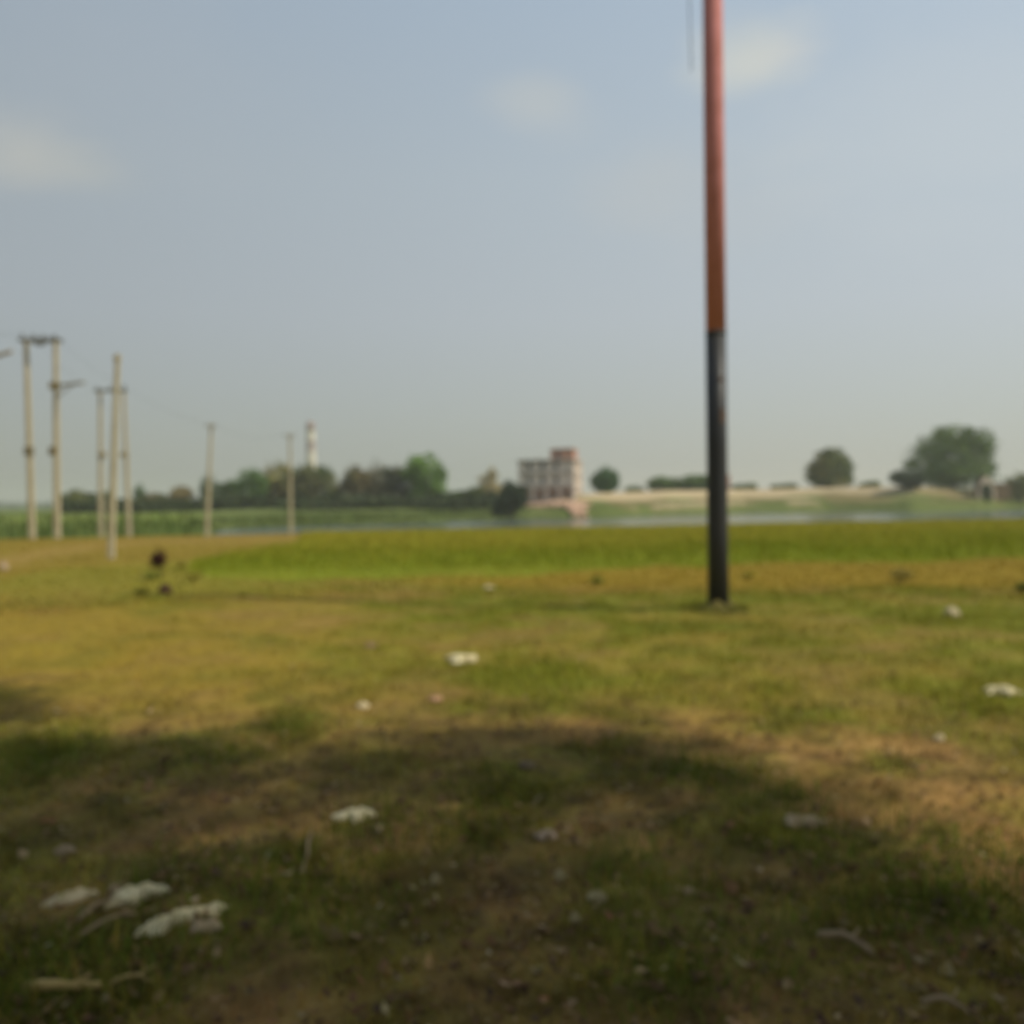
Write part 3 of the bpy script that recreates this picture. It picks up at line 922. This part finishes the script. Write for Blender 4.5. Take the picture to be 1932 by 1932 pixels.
# single pole standing nearer
bC = foot(208.5, 1052)
s1 = empty('single_pole', bC, 'single pale concrete pole standing nearer than the others, leaning slightly right', 'power pole', GP)
line_pole(s1, (222, 668), bC, .20, .14)
m = MB(); q = atY(221, 676, bC.y) - bC; m.box(q, (.2, .17, .12), 0, .02); m.build('cap', M_CONC, s1)
# second twin frame behind
bD = foot(190, 1011); bE = foot(237, 1011); bE.y = bD.y
h2 = empty('twin_pole_frame', bD, 'second, thinner pair of poles with a crossbar, half hidden by the single pole', 'power pole', GP)
line_pole(h2, (189, 735), bD, .24, .15)
line_pole(h2, (233, 735), bE, .24, .15)
tD = atY(186, 739, bD.y) - bD; tE = atY(238, 737, bD.y) - bD
m = MB(); m.box((tD + tE) / 2 + Vector((0, -.2, 0)), ((tE - tD).length + .3, .1, .14), 0, .02); m.build('crossbeam', M_BEAM, h2)
for px_ in (193, 235):
    q = atY(px_, 858, bD.y) - bD
    m = MB(); m.box(q, (.38, .3, .3), 0, .03); m.build('clamp_band', material('weathered_clamp', lin(156, 146, 120), .8), h2)
for fx in (.02, .5, .98): insul(h2, tD.lerp(tE, fx) + Vector((0, -.2, .08)), .18)
# two lone poles further right
bF = foot(390, 1013); s2 = empty('single_pole', bF, 'thin pale concrete pole leaning right in front of the left part of the wood', 'power pole', GP)
line_pole(s2, (399, 800), bF, .20, .11)
q = atY(399, 806, bF.y) - bF; m = MB(); m.box(q + Vector((0, -.12, 0)), (.5, .05, .05), 0, .01); m.build('crossarm', M_CONC, s2)
for dx in (-.2, .2): insul(s2, q + Vector((dx, -.12, .03)), .1)
bG = foot(549, 1008); s3 = empty('single_pole', bG, 'thin concrete pole at the edge of the crop, left of the striped chimney', 'power pole', GP)
line_pole(s3, (547, 818), bG, .18, .10)
q = atY(547, 824, bG.y) - bG; m = MB(); m.box(q + Vector((0, -.12, 0)), (.5, .05, .05), 0, .01); m.build('crossarm', M_CONC, s3)
for dx in (-.22, .22): insul(s3, q + Vector((dx, -.12, .03)), .1)
# pole just beyond the left edge whose bracket reaches into view
bH = atY(-62, 1000, 36); bH.z = gz(bH.x, 36)
s4 = empty('single_pole', bH, 'concrete pole at the left edge of the view with only its bracket tip showing', 'power pole', GP)
line_pole(s4, (-66, 610), bH, .34, .24)
q0 = atY(-64, 690, 36) - bH; q1 = atY(22, 663, 36) - bH
m = MB(); m.tube([q0, q1], .08, 8); m.tube([q0 - Vector((0, 0, .5)), q0.lerp(q1, .7)], .04, 8)
m.build('side_bracket', material('weathered_bracket', lin(150, 136, 108), .8), s4)


def wire(label, a_, b_, sag, r_=.0045):
    m = MB()
    pts = []
    for i in range(17):
        f = i / 16
        p = a_.lerp(b_, f); p.z -= sag * 4 * f * (1 - f)
        pts.append(p)
    o0 = pts[0].copy()
    m.tube([p - o0 for p in pts], r_, 5)
    o = m.build('power_wire', M_CABLE, None, True)
    o.location = o0
    return tag(o, label, 'wire', 'wires of the power line')


HA = h1.location; HD = h2.location
top_s4 = atY(-66, 600, 36)
w1a = HA + tA.lerp(tB, 0.34) + Vector((0, -.22, .36)); w1b = HA + tB + Vector((0, -.22, .36)); w1c = HA + tA + Vector((0, -.22, .36))
w2a = HD + tD + Vector((0, -.2, .26)); w2b = HD + tE + Vector((0, -.2, .26)); w2c = HD + (tD + tE) / 2 + Vector((0, -.2, .26))
f1 = s2.location + (atY(399, 806, bF.y) - bF) + Vector((0.2, -.12, .13))
g1 = s3.location + (atY(547, 824, bG.y) - bG) + Vector((-.22, -.12, .13))
wire('faint wire running from the left edge to the left end of the tall twin frame', top_s4, w1c, .25)
wire('faint wire running from the left edge to the middle of the tall twin frame beam', top_s4 + Vector((.1, -.2, -.1)), w1a, .35)
wire('faint wire from the right end of the tall twin frame to the second twin frame', w1b, w2b, .3)
wire('faint wire from the middle of the tall twin frame to the second frame', w1a, w2a, .5)
wire('faint wire from the second twin frame to the thin pole before the wood', w2b, f1, .35)
wire('faint wire between the two thin poles before the wood', f1, g1, .4)

# ------------------------------------------------------------------ striped chimney far behind the wood
Yc = 620
cb_ = atY(588, 950, Yc); cb_.z = gz(cb_.x, Yc)
ch = empty('striped_chimney', cb_, 'tall chimney banded white and dull red rising behind the wood', 'chimney')
M_CW = material('chimney_white', lin(226, 218, 200), rough=.8, noise=(.3, lin(200, 190, 172), .6))
M_CR = material('chimney_red', lin(182, 164, 156), rough=.8)
M_CT = material('chimney_sooty_top', lin(160, 138, 130), rough=.9)
Hc = atY(584, 796, Yc).z - cb_.z


def cz_(py): return atY(584, py, Yc).z - cb_.z


def crad(z): return 4.0 - 1.25 * z / Hc


zs = [0, cz_(878), cz_(852), cz_(834), cz_(811), Hc]
for nm_, a0, a1, mt in (('shaft', zs[0], zs[2], M_CW), ('painted_band', zs[2], zs[3], M_CR), ('shaft', zs[3], zs[4], M_CW), ('painted_band', zs[4], zs[5], M_CT)):
    m = MB(); m.tube([(0, 0, a0), (0, 0, a1)], [crad(a0), crad(a1)], 24, cap=(a1 == Hc)); m.build(nm_, mt, ch, True)
for zz in (zs[3], zs[4]):
    m = MB(); m.tube([(0, 0, zz), (0, 0, zz + .5)], crad(zz) + .7, 24); m.build('gallery', M_CR, ch, True)

# ------------------------------------------------------------------ unfinished building on the far bank
Yb = 205
bl_ = atY(1083, 940, Yb)
zb = gz(bl_.x, Yb) - .1
rot = R(-17)
ppm = FPX / Yb
bw = 104 / ppm / math.cos(rot); bd = 8.8
bp_ = atY(1083, 940, Yb); bp_.z = zb
bld = empty('unfinished_building', bp_, 'unfinished three storey concrete frame building with brick room on its roof', 'building', rz=rot)
Hb = atY(1030, 866, Yb).z - zb
M_BCON = material('raw_concrete', lin(232, 222, 212), rough=.9, noise=(.8, lin(210, 198, 188), .8), bump=.1)
M_BRICK = material('brick_infill', lin(196, 150, 130), rough=.9, noise=(1.5, lin(172, 132, 112), .9))
M_BRICKD = material('old_brick', lin(192, 160, 146), rough=.9, noise=(1.5, lin(168, 138, 124), .9))
M_PLAS = material('plain_render', lin(222, 202, 182), rough=.9, noise=(.9, lin(200, 180, 160), .8))
M_VOID = material('dark_void_and_door', lin(74, 76, 84), rough=.8)  # dark panels stand in for the shade inside openings; the hut door shares it
# local frame: x from -bw (left) to 0 (right corner nearest us), y from 0 (front) to bd (back)
fl = Hb / 3
m = MB()
for k in range(4):
    m.box((-bw / 2, bd / 2, fl * k + (.14 if k == 0 else -.11)), (bw + (.8 if k == 3 else .25), bd + (.8 if k == 3 else .25), .22))
m.build('floor_slab', M_BCON, bld)
nb = 4
xs = [-bw + .2 + i * (bw - .4) / nb for i in range(nb + 1)]
for i, xx in enumerate(xs):
    m = MB(); m.box((xx, .2, Hb / 2 - .1), (.48, .40, Hb - .3)); m.build('column', M_BCON, bld)
for yy in (bd / 2, bd - .2):
    m = MB(); m.box((-.2, yy, Hb / 2 - .1), (.40, .45, Hb - .3)); m.build('column', M_BCON, bld)
    m = MB(); m.box((-bw + .2, yy, Hb / 2 - .1), (.40, .45, Hb - .3)); m.build('column', M_BCON, bld)
# back and right hand walls
m = MB(); m.box((-bw / 2, bd - .45, Hb / 2), (bw - .9, .2, Hb - .5)); m.build('rear_wall', M_BRICKD, bld)
m = MB(); m.box((-bw + .45, bd / 2, Hb / 2), (.16, bd - .9, Hb - .5)); m.build('side_wall', M_BRICKD, bld)
for k in range(3):
    z0_ = fl * k + .27
    hh_ = fl - .52
    m = MB()
    for (y0_, y1_) in ((.42, bd * .5 - .24), (bd * .5 + .24, bd - .42)):
        yc_ = (y0_ + y1_) / 2; wy = (y1_ - y0_)
        m.box((-.14, y0_ + wy * .14, z0_ + hh_ / 2), (.2, wy * .28, hh_)); m.box((-.14, y1_ - wy * .14, z0_ + hh_ / 2), (.2, wy * .28, hh_))
        m.box((-.14, yc_, z0_ + hh_ * .17), (.198, wy * .44, hh_ * .34)); m.box((-.14, yc_, z0_ + hh_ * .93), (.198, wy * .44, hh_ * .14))
    m.build('side_wall', M_PLAS, bld)
    # front bays: parapet panels and window openings, set back from the columns
    for i in range(nb):
        xa, xb = xs[i] + .24, xs[i + 1] - .24
        wd = xb - xa; xc = (xa + xb) / 2
        m = MB()
        if k == 0:
            m.box((xa + wd * .18, .45, z0_ + hh_ / 2), (wd * .36, .2, hh_)); m.box((xb - wd * .18, .45, z0_ + hh_ / 2), (wd * .36, .2, hh_))
            m.box((xc, .45, z0_ + hh_ * .88), (wd * .28, .196, hh_ * .24))
            mt = M_BRICKD
        elif i == 3:
            m.box((xc, .45, z0_ + hh_ * .5), (wd, .2, hh_)); mt = M_BCON
        else:
            m.box((xa + wd * .30, .45, z0_ + hh_ * .5), (wd * .60, .2, hh_)); m.box((xb - wd * .2, .45, z0_ + hh_ * .14), (wd * .4, .196, hh_ * .28))
            m.box((xb - wd * .2, .45, z0_ + hh_ * .92), (wd * .4, .196, hh_ * .16))
            mt = M_BCON
        m.build('infill_panel', mt, bld)
    for i in range(nb):
        if k and i < 3:
            xa, xb = xs[i] + .24, xs[i + 1] - .24; wd = xb - xa
            m = MB(); m.box((xb - wd * .2, .52, z0_ + hh_ * .56), (wd * .39, .06, hh_ * .55)); m.build('window', M_VOID, bld)
# dark shade under the roof, put in as a grey-coloured projecting beam line
m = MB(); m.box((-bw / 2, -.12, Hb - .45), (bw + .3, .14, .42)); m.build('roof_shade_beam', material('shade_grey_concrete', lin(150, 146, 142), .9), bld)
# brick stair room on the roof
Hp = atY(1075, 846, Yb).z - zb
m = MB(); m.box((-2.95, 2.9, (Hb + .02 + Hp) / 2), (5.5, 4.4, Hp - Hb - .04)); pr = m.build('roof_room', M_BRICK, bld)
m = MB(); m.box((-2.95, 2.9, Hp + .08), (6.0, 4.9, .16)); m.build('room_roof', M_BCON, pr)
m = MB(); m.box((-3.9, .68, Hb + .95), (.9, .05, 1.7)); m.build('doorway', M_VOID, pr)
for zz in (1.2, 3.0, 4.6, 5.6):   # bare starter bars standing up from the roof
    m = MB()
    for k in range(4): m.tube([(-bw + zz + .1 * k, .2, Hb), (-bw + zz + .1 * k + .03, .2, Hb + .55)], .02, 5)
    m.build('starter_bars', M_RUST, bld)

# rubble and brick spill running from the building down to the water
M_RUB = material('brick_rubble', lin(216, 184, 158), rough=.95, noise=(2.5, lin(194, 158, 132), 1.0))
V = []; F = []
g = random.Random(3)


def add_brick(c, d, e):
    Mx = Euler(e).to_matrix(); b0 = len(V)
    for sx in (-1, 1):
        for sy in (-1, 1):
            for sz_ in (-1, 1):
                V.append(tuple(Vector(c) + Mx @ Vector((sx * d[0] / 2, sy * d[1] / 2, sz_ * d[2] / 2))))
    for q in ((0, 1, 3, 2), (4, 6, 7, 5), (0, 4, 5, 1), (2, 3, 7, 6), (0, 2, 6, 4), (1, 5, 7, 3)): F.append(tuple(b0 + i for i in q))


for k in range(1800):
    f = g.random()
    # a fan of spoil: wide below the building, narrow at the shore
    px_ = 1004 + f * 92 + g.gauss(0, 7)
    Yk = 203 - (f ** 1.1) * 22 * g.uniform(.15, 1.0) + g.uniform(-1.5, 1)
    xx = atY(px_, 940, Yk).x
    zz = gz(xx, Yk)
    s_ = g.uniform(.25, .95)
    add_brick((xx, Yk, zz + .1 + .8 * g.random() * (1 - abs(f - .6))), (s_, s_ * .7, s_ * .5), (g.uniform(-.6, .6), g.uniform(-.6, .6), g.uniform(0, 3)))
tag(mesh_np('rubble_slope', np.array(V), np.array(F), M_RUB), 'pinkish brick rubble spilling down the bank below the unfinished building', 'rubble', kind='stuff')

# small brick hut half hidden behind the painted pole
hb_ = atY(1366, 925, 262); hb_.z = gz(hb_.x, 262)
hut = empty('brick_hut', hb_, 'small reddish brick hut on the bank peeping out from behind the painted pole', 'hut')
m = MB(); m.box((0, 0, 2.2), (3.0, 3.0, 4.6)); w_ = m.build('wall', M_BRICK, hut)
m = MB(); m.box((0, 0, 4.62), (3.5, 3.5, .24)); m.build('roof', M_BCON, hut)
m = MB(); m.box((.5, -1.51, 1.1), (.9, .08, 2.0)); m.build('door', M_VOID, hut)

# thatched shed with a pale arch on the right
Ys_ = 228
sh_p = atY(1862, 925, Ys_); sh_p.z = gz(sh_p.x, Ys_) - .1
shed = empty('thatched_shed', sh_p, 'low shed with a pale arched front and brown thatch beside the biggest tree', 'shed')
M_TH = material('thatch', lin(128, 108, 80), rough=1, noise=(3, lin(98, 82, 60), 1.0), bump=.4)
ar = 2.3; hA = (atY(1862, 889, Ys_).z - sh_p.z) * .8
V = []; F = []
for j, (yy, k_) in enumerate(((0, 1), (.5, 1), (.5, .74), (0, .74))):
    for i in range(17):
        t = math.pi * i / 16
        V.append((-math.cos(t) * ar * k_, yy, math.sin(t) * (hA) * (k_ if k_ == 1 else .74)))
for j in range(4):
    for i in range(16):
        a0 = j * 17 + i; b0 = ((j + 1) % 4) * 17 + i
        F.append((a0, a0 + 1, b0 + 1, b0))
mesh_np('front_arch', np.array(V), F, M_PLAS, shed)
V = []; F = []
for j, yy in enumerate((.5, 3, 6)):
    for i in range(17):
        t = math.pi * i / 16
        V.append((-math.cos(t) * ar * 1.0 + j * .9, yy, math.sin(t) * hA * (1.02 + .03 * j)))
for j in range(2):
    for i in range(16): F.append((j * 17 + i, j * 17 + i + 1, (j + 1) * 17 + i + 1, (j + 1) * 17 + i))
F.append(tuple(range(34, 51)))
mesh_np('roof', np.array(V), F, M_TH, shed)
m = MB(); m.box((ar + 2.2, 3.2, hA * .36), (4.6, 4.0, hA * .72)); m.build('side_store', M_TH, shed)
m = MB(); m.box((-6.2, 2.2, .55), (8.0, .3, 1.2)); m.build('yard_wall', M_BRICKD, shed)


# ------------------------------------------------------------------ things lying on the ground
M_WHITE = material('white_plastic', lin(240, 228, 186), rough=.55, noise=(14, lin(204, 188, 142), .8), translucent=.15)
M_PAPER = material('dirty_paper', lin(214, 200, 164), rough=.9, noise=(14, lin(184, 168, 130), .9))
M_GREYB = material('grey_brown_plastic', lin(178, 158, 128), rough=.7, noise=(10, lin(150, 128, 100), .8))
M_STONE = material('pale_stone', lin(182, 168, 126), rough=.95, noise=(20, lin(150, 136, 100), .9))
M_STICK = material('peeled_stick', lin(190, 166, 104), rough=.9, noise=(12, lin(156, 130, 80), .8))
M_TWIG = material('grey_twig', lin(168, 146, 112), rough=.9, noise=(12, lin(130, 110, 84), .8))


def crumple(name, label, cat, px, py, wpx, hpx, mat, seed, thick=.35, rz=0, group=None, ragged=.35, asp=None):
    """crumpled bag / scrap: a creased closed skin lying on the ground, sized to cover wpx x hpx of the frame"""
    c = at(px, py)
    D = c.y
    w = wpx / FPX * D
    dep = min(hpx / max(py - horizon(px), 30) * D * .8, w * .9)
    if asp: dep = w * asp
    hgt = max(.025, w * .14, (hpx - dep / D * (py - horizon(px))) / FPX * D * .8)
    g = np.random.default_rng(seed)
    nu, nv = 34, 14
    V = []
    for i in range(nv + 1):
        ph = math.pi * i / nv
        for k in range(nu):
            th = 2 * math.pi * k / nu
            V.append((math.cos(th) * math.sin(ph), math.sin(th) * math.sin(ph), math.cos(ph)))
    V = np.array(V)
    r = 1 + ragged * (fbm(V[:, 0] * 2.1 + seed, V[:, 1] * 2.1 + V[:, 2] * .7, seed, 3) - .5) * 2
    cre = 1 - np.abs(fbm(V[:, 0] * 3 + seed, V[:, 1] * 3 + 5, seed + 5, 3) - .5) * 3
    X = V[:, 0] * r * w / 2; Yy = V[:, 1] * r * dep / 2
    Z = np.maximum(V[:, 2], -.25) * hgt * (.45 + .9 * cre) * (.5 + fbm(V[:, 0] * 1.7 + 9, V[:, 1] * 1.7, seed + 2, 2))
    if mat is M_WHITE:      # torn, pinched outline
        X = X * (1 + .25 * np.sin(V[:, 1] * 5 + seed)); Yy = Yy * (1 + .35 * np.sin(V[:, 0] * 6 + seed * 1.3))
    ca, sa = math.cos(rz), math.sin(rz)
    X2 = X * ca - Yy * sa; Y2 = X * sa + Yy * ca
    F = [(i * nu + k, i * nu + (k + 1) % nu, (i + 1) * nu + (k + 1) % nu, (i + 1) * nu + k) for i in range(nv) for k in range(nu)]
    o = mesh_np(name, np.stack([X2, Y2, Z + .006], -1), F, mat)
    o.location = (c.x, c.y, c.z + .004)
    return tag(o, label, cat, group)


crumple('plastic_bag', 'bright white crumpled plastic bag at the right edge of the sunlit grass', 'plastic bag', 1888, 1309, 66, 20, M_WHITE, 11)
crumple('plastic_bag', 'flat white plastic bag lying in the sun left of the painted pole', 'plastic bag', 873, 1248, 58, 15, M_WHITE, 12)
crumple('paper_scrap', 'cream crumpled scrap on the green grass right of the painted pole', 'paper scrap', 1797, 1162, 32, 18, M_PAPER, 13)
crumple('paper_scrap', 'small white speck of paper far out near the crop', 'paper scrap', 923, 1111, 20, 7, M_PAPER, 14)
crumple('plastic_bag', 'white plastic bag with a dark hollow under it in the shaded grass', 'plastic bag', 672, 1541, 68, 26, M_WHITE, 15)
crumple('plastic_scrap', 'small greyish pink plastic scrap in the middle of the shaded ground', 'plastic scrap', 1030, 1582, 40, 18, material('faded_pink_plastic', lin(176, 156, 136), .7), 16)
crumple('plastic_bag', 'large white plastic bag upright-creased at the lower left, highest of three', 'plastic bag', 258, 1696, 100, 40, M_WHITE, 17, rz=.7, asp=.42)
crumple('plastic_bag', 'long white plastic bag slanting down left, lowest of the lower left litter', 'plastic bag', 322, 1748, 108, 36, M_WHITE, 18, rz=.85, asp=.36)
crumple('plastic_bag', 'white plastic bag with grey folds, rightmost of the lower left litter', 'plastic bag', 392, 1726, 66, 28, M_WHITE, 19, rz=.3, asp=.5)
crumple('plastic_scrap', 'thin yellowish plastic strip at the left end of the lower left litter', 'plastic scrap', 125, 1705, 96, 20, M_PAPER, 20, rz=.6, asp=.22)
crumple('plastic_scrap', 'grey wrinkled scrap of sheeting right under the rightmost lower left bag', 'plastic scrap', 388, 1757, 60, 26, M_GREYB, 21, rz=.3)
crumple('plastic_scrap', 'small pale scrap between the yellowish strip and the upright bag', 'plastic scrap', 218, 1688, 24, 14, M_GREYB, 22)
crumple('paper_scrap', 'small pale paper scrap in the sun above the shade line', 'paper scrap', 684, 1336, 26, 14, M_PAPER, 23)
crumple('paper_scrap', 'dull flattened scrap among the weeds on the left', 'paper scrap', 125, 1612, 40, 12, M_GREYB, 24)
crumple('sandal', 'grey brown flattened piece of sheeting with a dark edge at right in the shade', 'debris', 1516, 1557, 84, 26, M_GREYB, 25, rz=-.12)
bpy.data.objects['sandal'].name = 'flattened_sheeting'
crumple('stone', 'small pale round stone at the lower centre', 'stone', 1058, 1660, 24, 18, M_STONE, 26, ragged=.15)
crumple('stone', 'larger cream stone lower right of the small round one', 'stone', 1127, 1699, 36, 20, M_STONE, 27, ragged=.2)
crumple('stone', 'pale stone near the lower right corner', 'stone', 1787, 1841, 26, 22, M_STONE, 28, ragged=.15)
crumple('stone', 'small tan stone left of the lower centre stones', 'stone', 823, 1668, 22, 14, M_STONE, 29, ragged=.2)
crumple('stone', 'dim grey stone below the cream stone at the lower centre', 'stone', 1084, 1742, 22, 16, M_STONE, 30, ragged=.2)
crumple('paper_scrap', 'bright tan scrap on the path at the left edge', 'paper scrap', 8, 1075, 20, 14, M_GREYB, 31)
crumple('plastic_scrap', 'pink scrap on the reddish soil in the sun below the flat white bag', 'plastic scrap', 822, 1322, 30, 12, material('dull_pink_plastic', lin(176, 140, 106), .7), 32)
crumple('plastic_scrap', 'dull mauve scrap left of the flat white bag in the sun', 'plastic scrap', 698, 1222, 26, 12, material('dull_mauve_plastic', lin(142, 118, 88), .7), 33)
crumple('paper_scrap', 'small pale scrap in the sun right of centre near the shade edge', 'paper scrap', 1772, 1398, 20, 8, M_PAPER, 34)
crumple('stone', 'brown speckled clod just below the shade line, right of centre', 'stone', 992, 1448, 34, 14, material('mauve_clod', lin(122, 106, 84), .95), 35)
# brown dung heap on the grass at left
crumple('dung_heap', 'low dark brown dung heap on the grass at left, nearer than the maroon plant', 'dung heap', 312, 1120, 26, 16, material('dung', lin(92, 68, 50), rough=1, noise=(14, lin(66, 48, 36), 1)), 36)
o = bpy.data.objects['dung_heap']; o.scale.z = 1.2


def stick(label, p0, p1, r_, mat, bend, seed):
    a_ = at(*p0); b_ = at(*p1)
    g = random.Random(seed)
    pts = []
    for i in range(9):
        f = i / 8
        p = a_.lerp(b_, f) + Vector((g.gauss(0, .004), bend * math.sin(math.pi * f) + g.gauss(0, .006), 0))
        p.z = gz(p.x, p.y) + .025 + .02 * math.sin(math.pi * f)
        pts.append(p - a_)
    m = MB(); m.tube(pts, [r_ * (1.15 - .5 * abs(i / 8 - .2)) for i in range(9)], 8, jit=.2)
    q = pts[5]
    m.tube([q, q + Vector((.05, .05, .012))], [r_ * .5, r_ * .2], 6)
    o = m.build('stick', mat, None, True); o.location = a_
    return tag(o, label, 'stick')


stick('thick pale peeled stick lying in green grass in the bottom left corner', (45, 1878), (190, 1876), .016, M_STICK, -.02, 1)
stick('thin straw coloured stalk continuing right from the peeled stick', (205, 1870), (290, 1862), .007, M_STICK, .01, 2)
stick('curved grey twig on the brown ground at the lower right', (1545, 1780), (1650, 1812), .012, M_TWIG, .03, 3)
stick('thin upright-lying stalk left of centre in the shade', (572, 1660), (588, 1575), .006, M_TWIG, .01, 4)
stick('slanting straw below the lower left litter', (150, 1778), (255, 1735), .007, M_TWIG, .01, 5)
stick('brown stalk inside the lower left litter', (150, 1745), (215, 1712), .008, M_TWIG, .0, 6)
stick('short tan twig near the bottom right corner', (1740, 1905), (1830, 1925), .009, M_TWIG, .01, 7)


# ------------------------------------------------------------------ weeds standing in the grass
def weed(name, label, cat, px, py, wpx, hpx, rgb, seed, n=260, tip=None, stem=True, leafs=.05, lowc=.1):
    c = at(px, py)
    D = c.y; w = wpx / FPX * D / 2; h = hpx / FPX * D
    root = empty(name, c, label, cat)
    g = random.Random(seed)
    lb = [(0, 0, h * (.5 + lowc / 2), w * .7, w * .7, h * (.5 - lowc / 2))]
    for k in range(5):
        a_ = g.uniform(0, 6.28)
        lb.append((math.cos(a_) * w * .5, math.sin(a_) * w * .5, h * g.uniform(.35 + lowc / 2, .7), w * .45, w * .45, h * .25))
    br_ = 1.0 if stem == 'dark' else 2.3
    b_ = lin(*rgb) * br_
    tp = lin(*(tip or rgb)) * br_
    foliage('leaves', lb, n, leafs, lambda P, q: np.clip((b_ + (tp - b_) * q.uniform(0, 1, (len(P), 1))) * q.normal(1, .2, (len(P), 1)), .004, .5), root, seed, shell=.1)
    m = MB()
    for k in range(5):
        a_ = g.uniform(0, 6.28)
        m.tube([(0, 0, -.03), (math.cos(a_) * w * .25, math.sin(a_) * w * .25, h * .4), (math.cos(a_) * w * .5, math.sin(a_) * w * .5, h * .8)], [.012, .008, .004], 6)
    m.build('stem', material('weed_stem', lin(88, 84, 40), .8), root, True)
    return root


weed('maroon_plant', 'dark maroon leaved plant standing up from the grass at left', 'plant', 303, 1092, 42, 60, (52, 30, 24), 61, 620, (84, 44, 36), leafs=.07, lowc=.3, stem='dark')
weed('weed_clump', 'green weeds growing at the left foot of the maroon plant', 'weeds', 285, 1094, 34, 16, (84, 92, 34), 62, 240, (104, 108, 44))
weed('weed_clump', 'small brown green weed right of the maroon plant', 'weeds', 342, 1072, 20, 14, (104, 94, 34), 63, 160)
weed('weed_clump', 'flat olive weed clump between the maroon plant and the crop', 'weeds', 366, 1097, 44, 20, (100, 94, 34), 64, 320)
weed('weed_clump', 'low dark weeds left of the brown dung heap', 'weeds', 270, 1123, 50, 12, (98, 94, 36), 65, 240)
weed('weed_clump', 'spreading olive grey weed clump on the ochre strip right of the painted pole', 'weeds', 1700, 1104, 60, 34, (92, 86, 36), 66, 520, (110, 98, 50))
weed('weed_clump', 'small green weed on the ochre strip left of the painted pole', 'weeds', 1125, 1104, 30, 18, (98, 100, 40), 67, 220)
weed('weed_clump', 'dark green weed cut by the right edge of the view', 'weeds', 1930, 1119, 34, 22, (62, 72, 20), 68, 300)
weed('weed_clump', 'short green weed between painted pole and the olive grey clump', 'weeds', 1415, 1090, 40, 10, (108, 102, 36), 69, 160)

# tufts breaking up the foreground turf
tufts = [(100, 1420), (60, 1470), (150, 1800), (60, 1840), (230, 1820), (640, 1700), (1300, 1450), (1360, 1470), (1770, 1690), (1720, 1650), (1560, 1600), (1830, 1590), (560, 1375),
         (420, 1430), (960, 1490), (1270, 1850), (700, 1560), (1650, 1740), (500, 1640), (880, 1560), (1480, 1500), (330, 1640), (1180, 1640), (1900, 1700), (480, 1720), (1400, 1780)]
X = []; Yy = []; Hh = []; Cc = []
for (a_, b_) in tufts:
    c = at(a_, b_); n = 420
    X.append(c.x + rng.normal(0, .15, n)); Yy.append(c.y + rng.normal(0, .2, n)); Hh.append(rng.gamma(4, .012, n)); Cc.append(np.tile(lin(108, 118, 44) * rng.uniform(.8, 1.15), (n, 1)))
blades('grass_tufts', np.concatenate(X), np.concatenate(Yy), np.concatenate(Hh), rng.uniform(.005, .010, len(tufts) * 420), jitter(np.concatenate(Cc), .2), .8,
       'denser green tufts scattered in the shaded foreground')

# ------------------------------------------------------------------ haze in the air
HAZE = 0.00042
if HAZE:
    hm = bpy.data.materials.new('thin_haze'); hm.use_nodes = True
    t = hm.node_tree; t.nodes.clear()
    o_ = t.nodes.new('ShaderNodeOutputMaterial'); v_ = t.nodes.new('ShaderNodeVolumePrincipled')
    v_.inputs['Color'].default_value = (0.90, 0.90, 0.84, 1); v_.inputs['Density'].default_value = HAZE; v_.inputs['Anisotropy'].default_value = 0.2
    t.links.new(v_.outputs[0], o_.inputs['Volume'])
    m = MB(); m.box((0, 0, 35), (8400, 8400, 80)); o = m.build('haze', hm)
    o.location = (0, 0, 0)
    tag(o, 'thin pale haze hanging in the air', 'haze', kind='stuff')
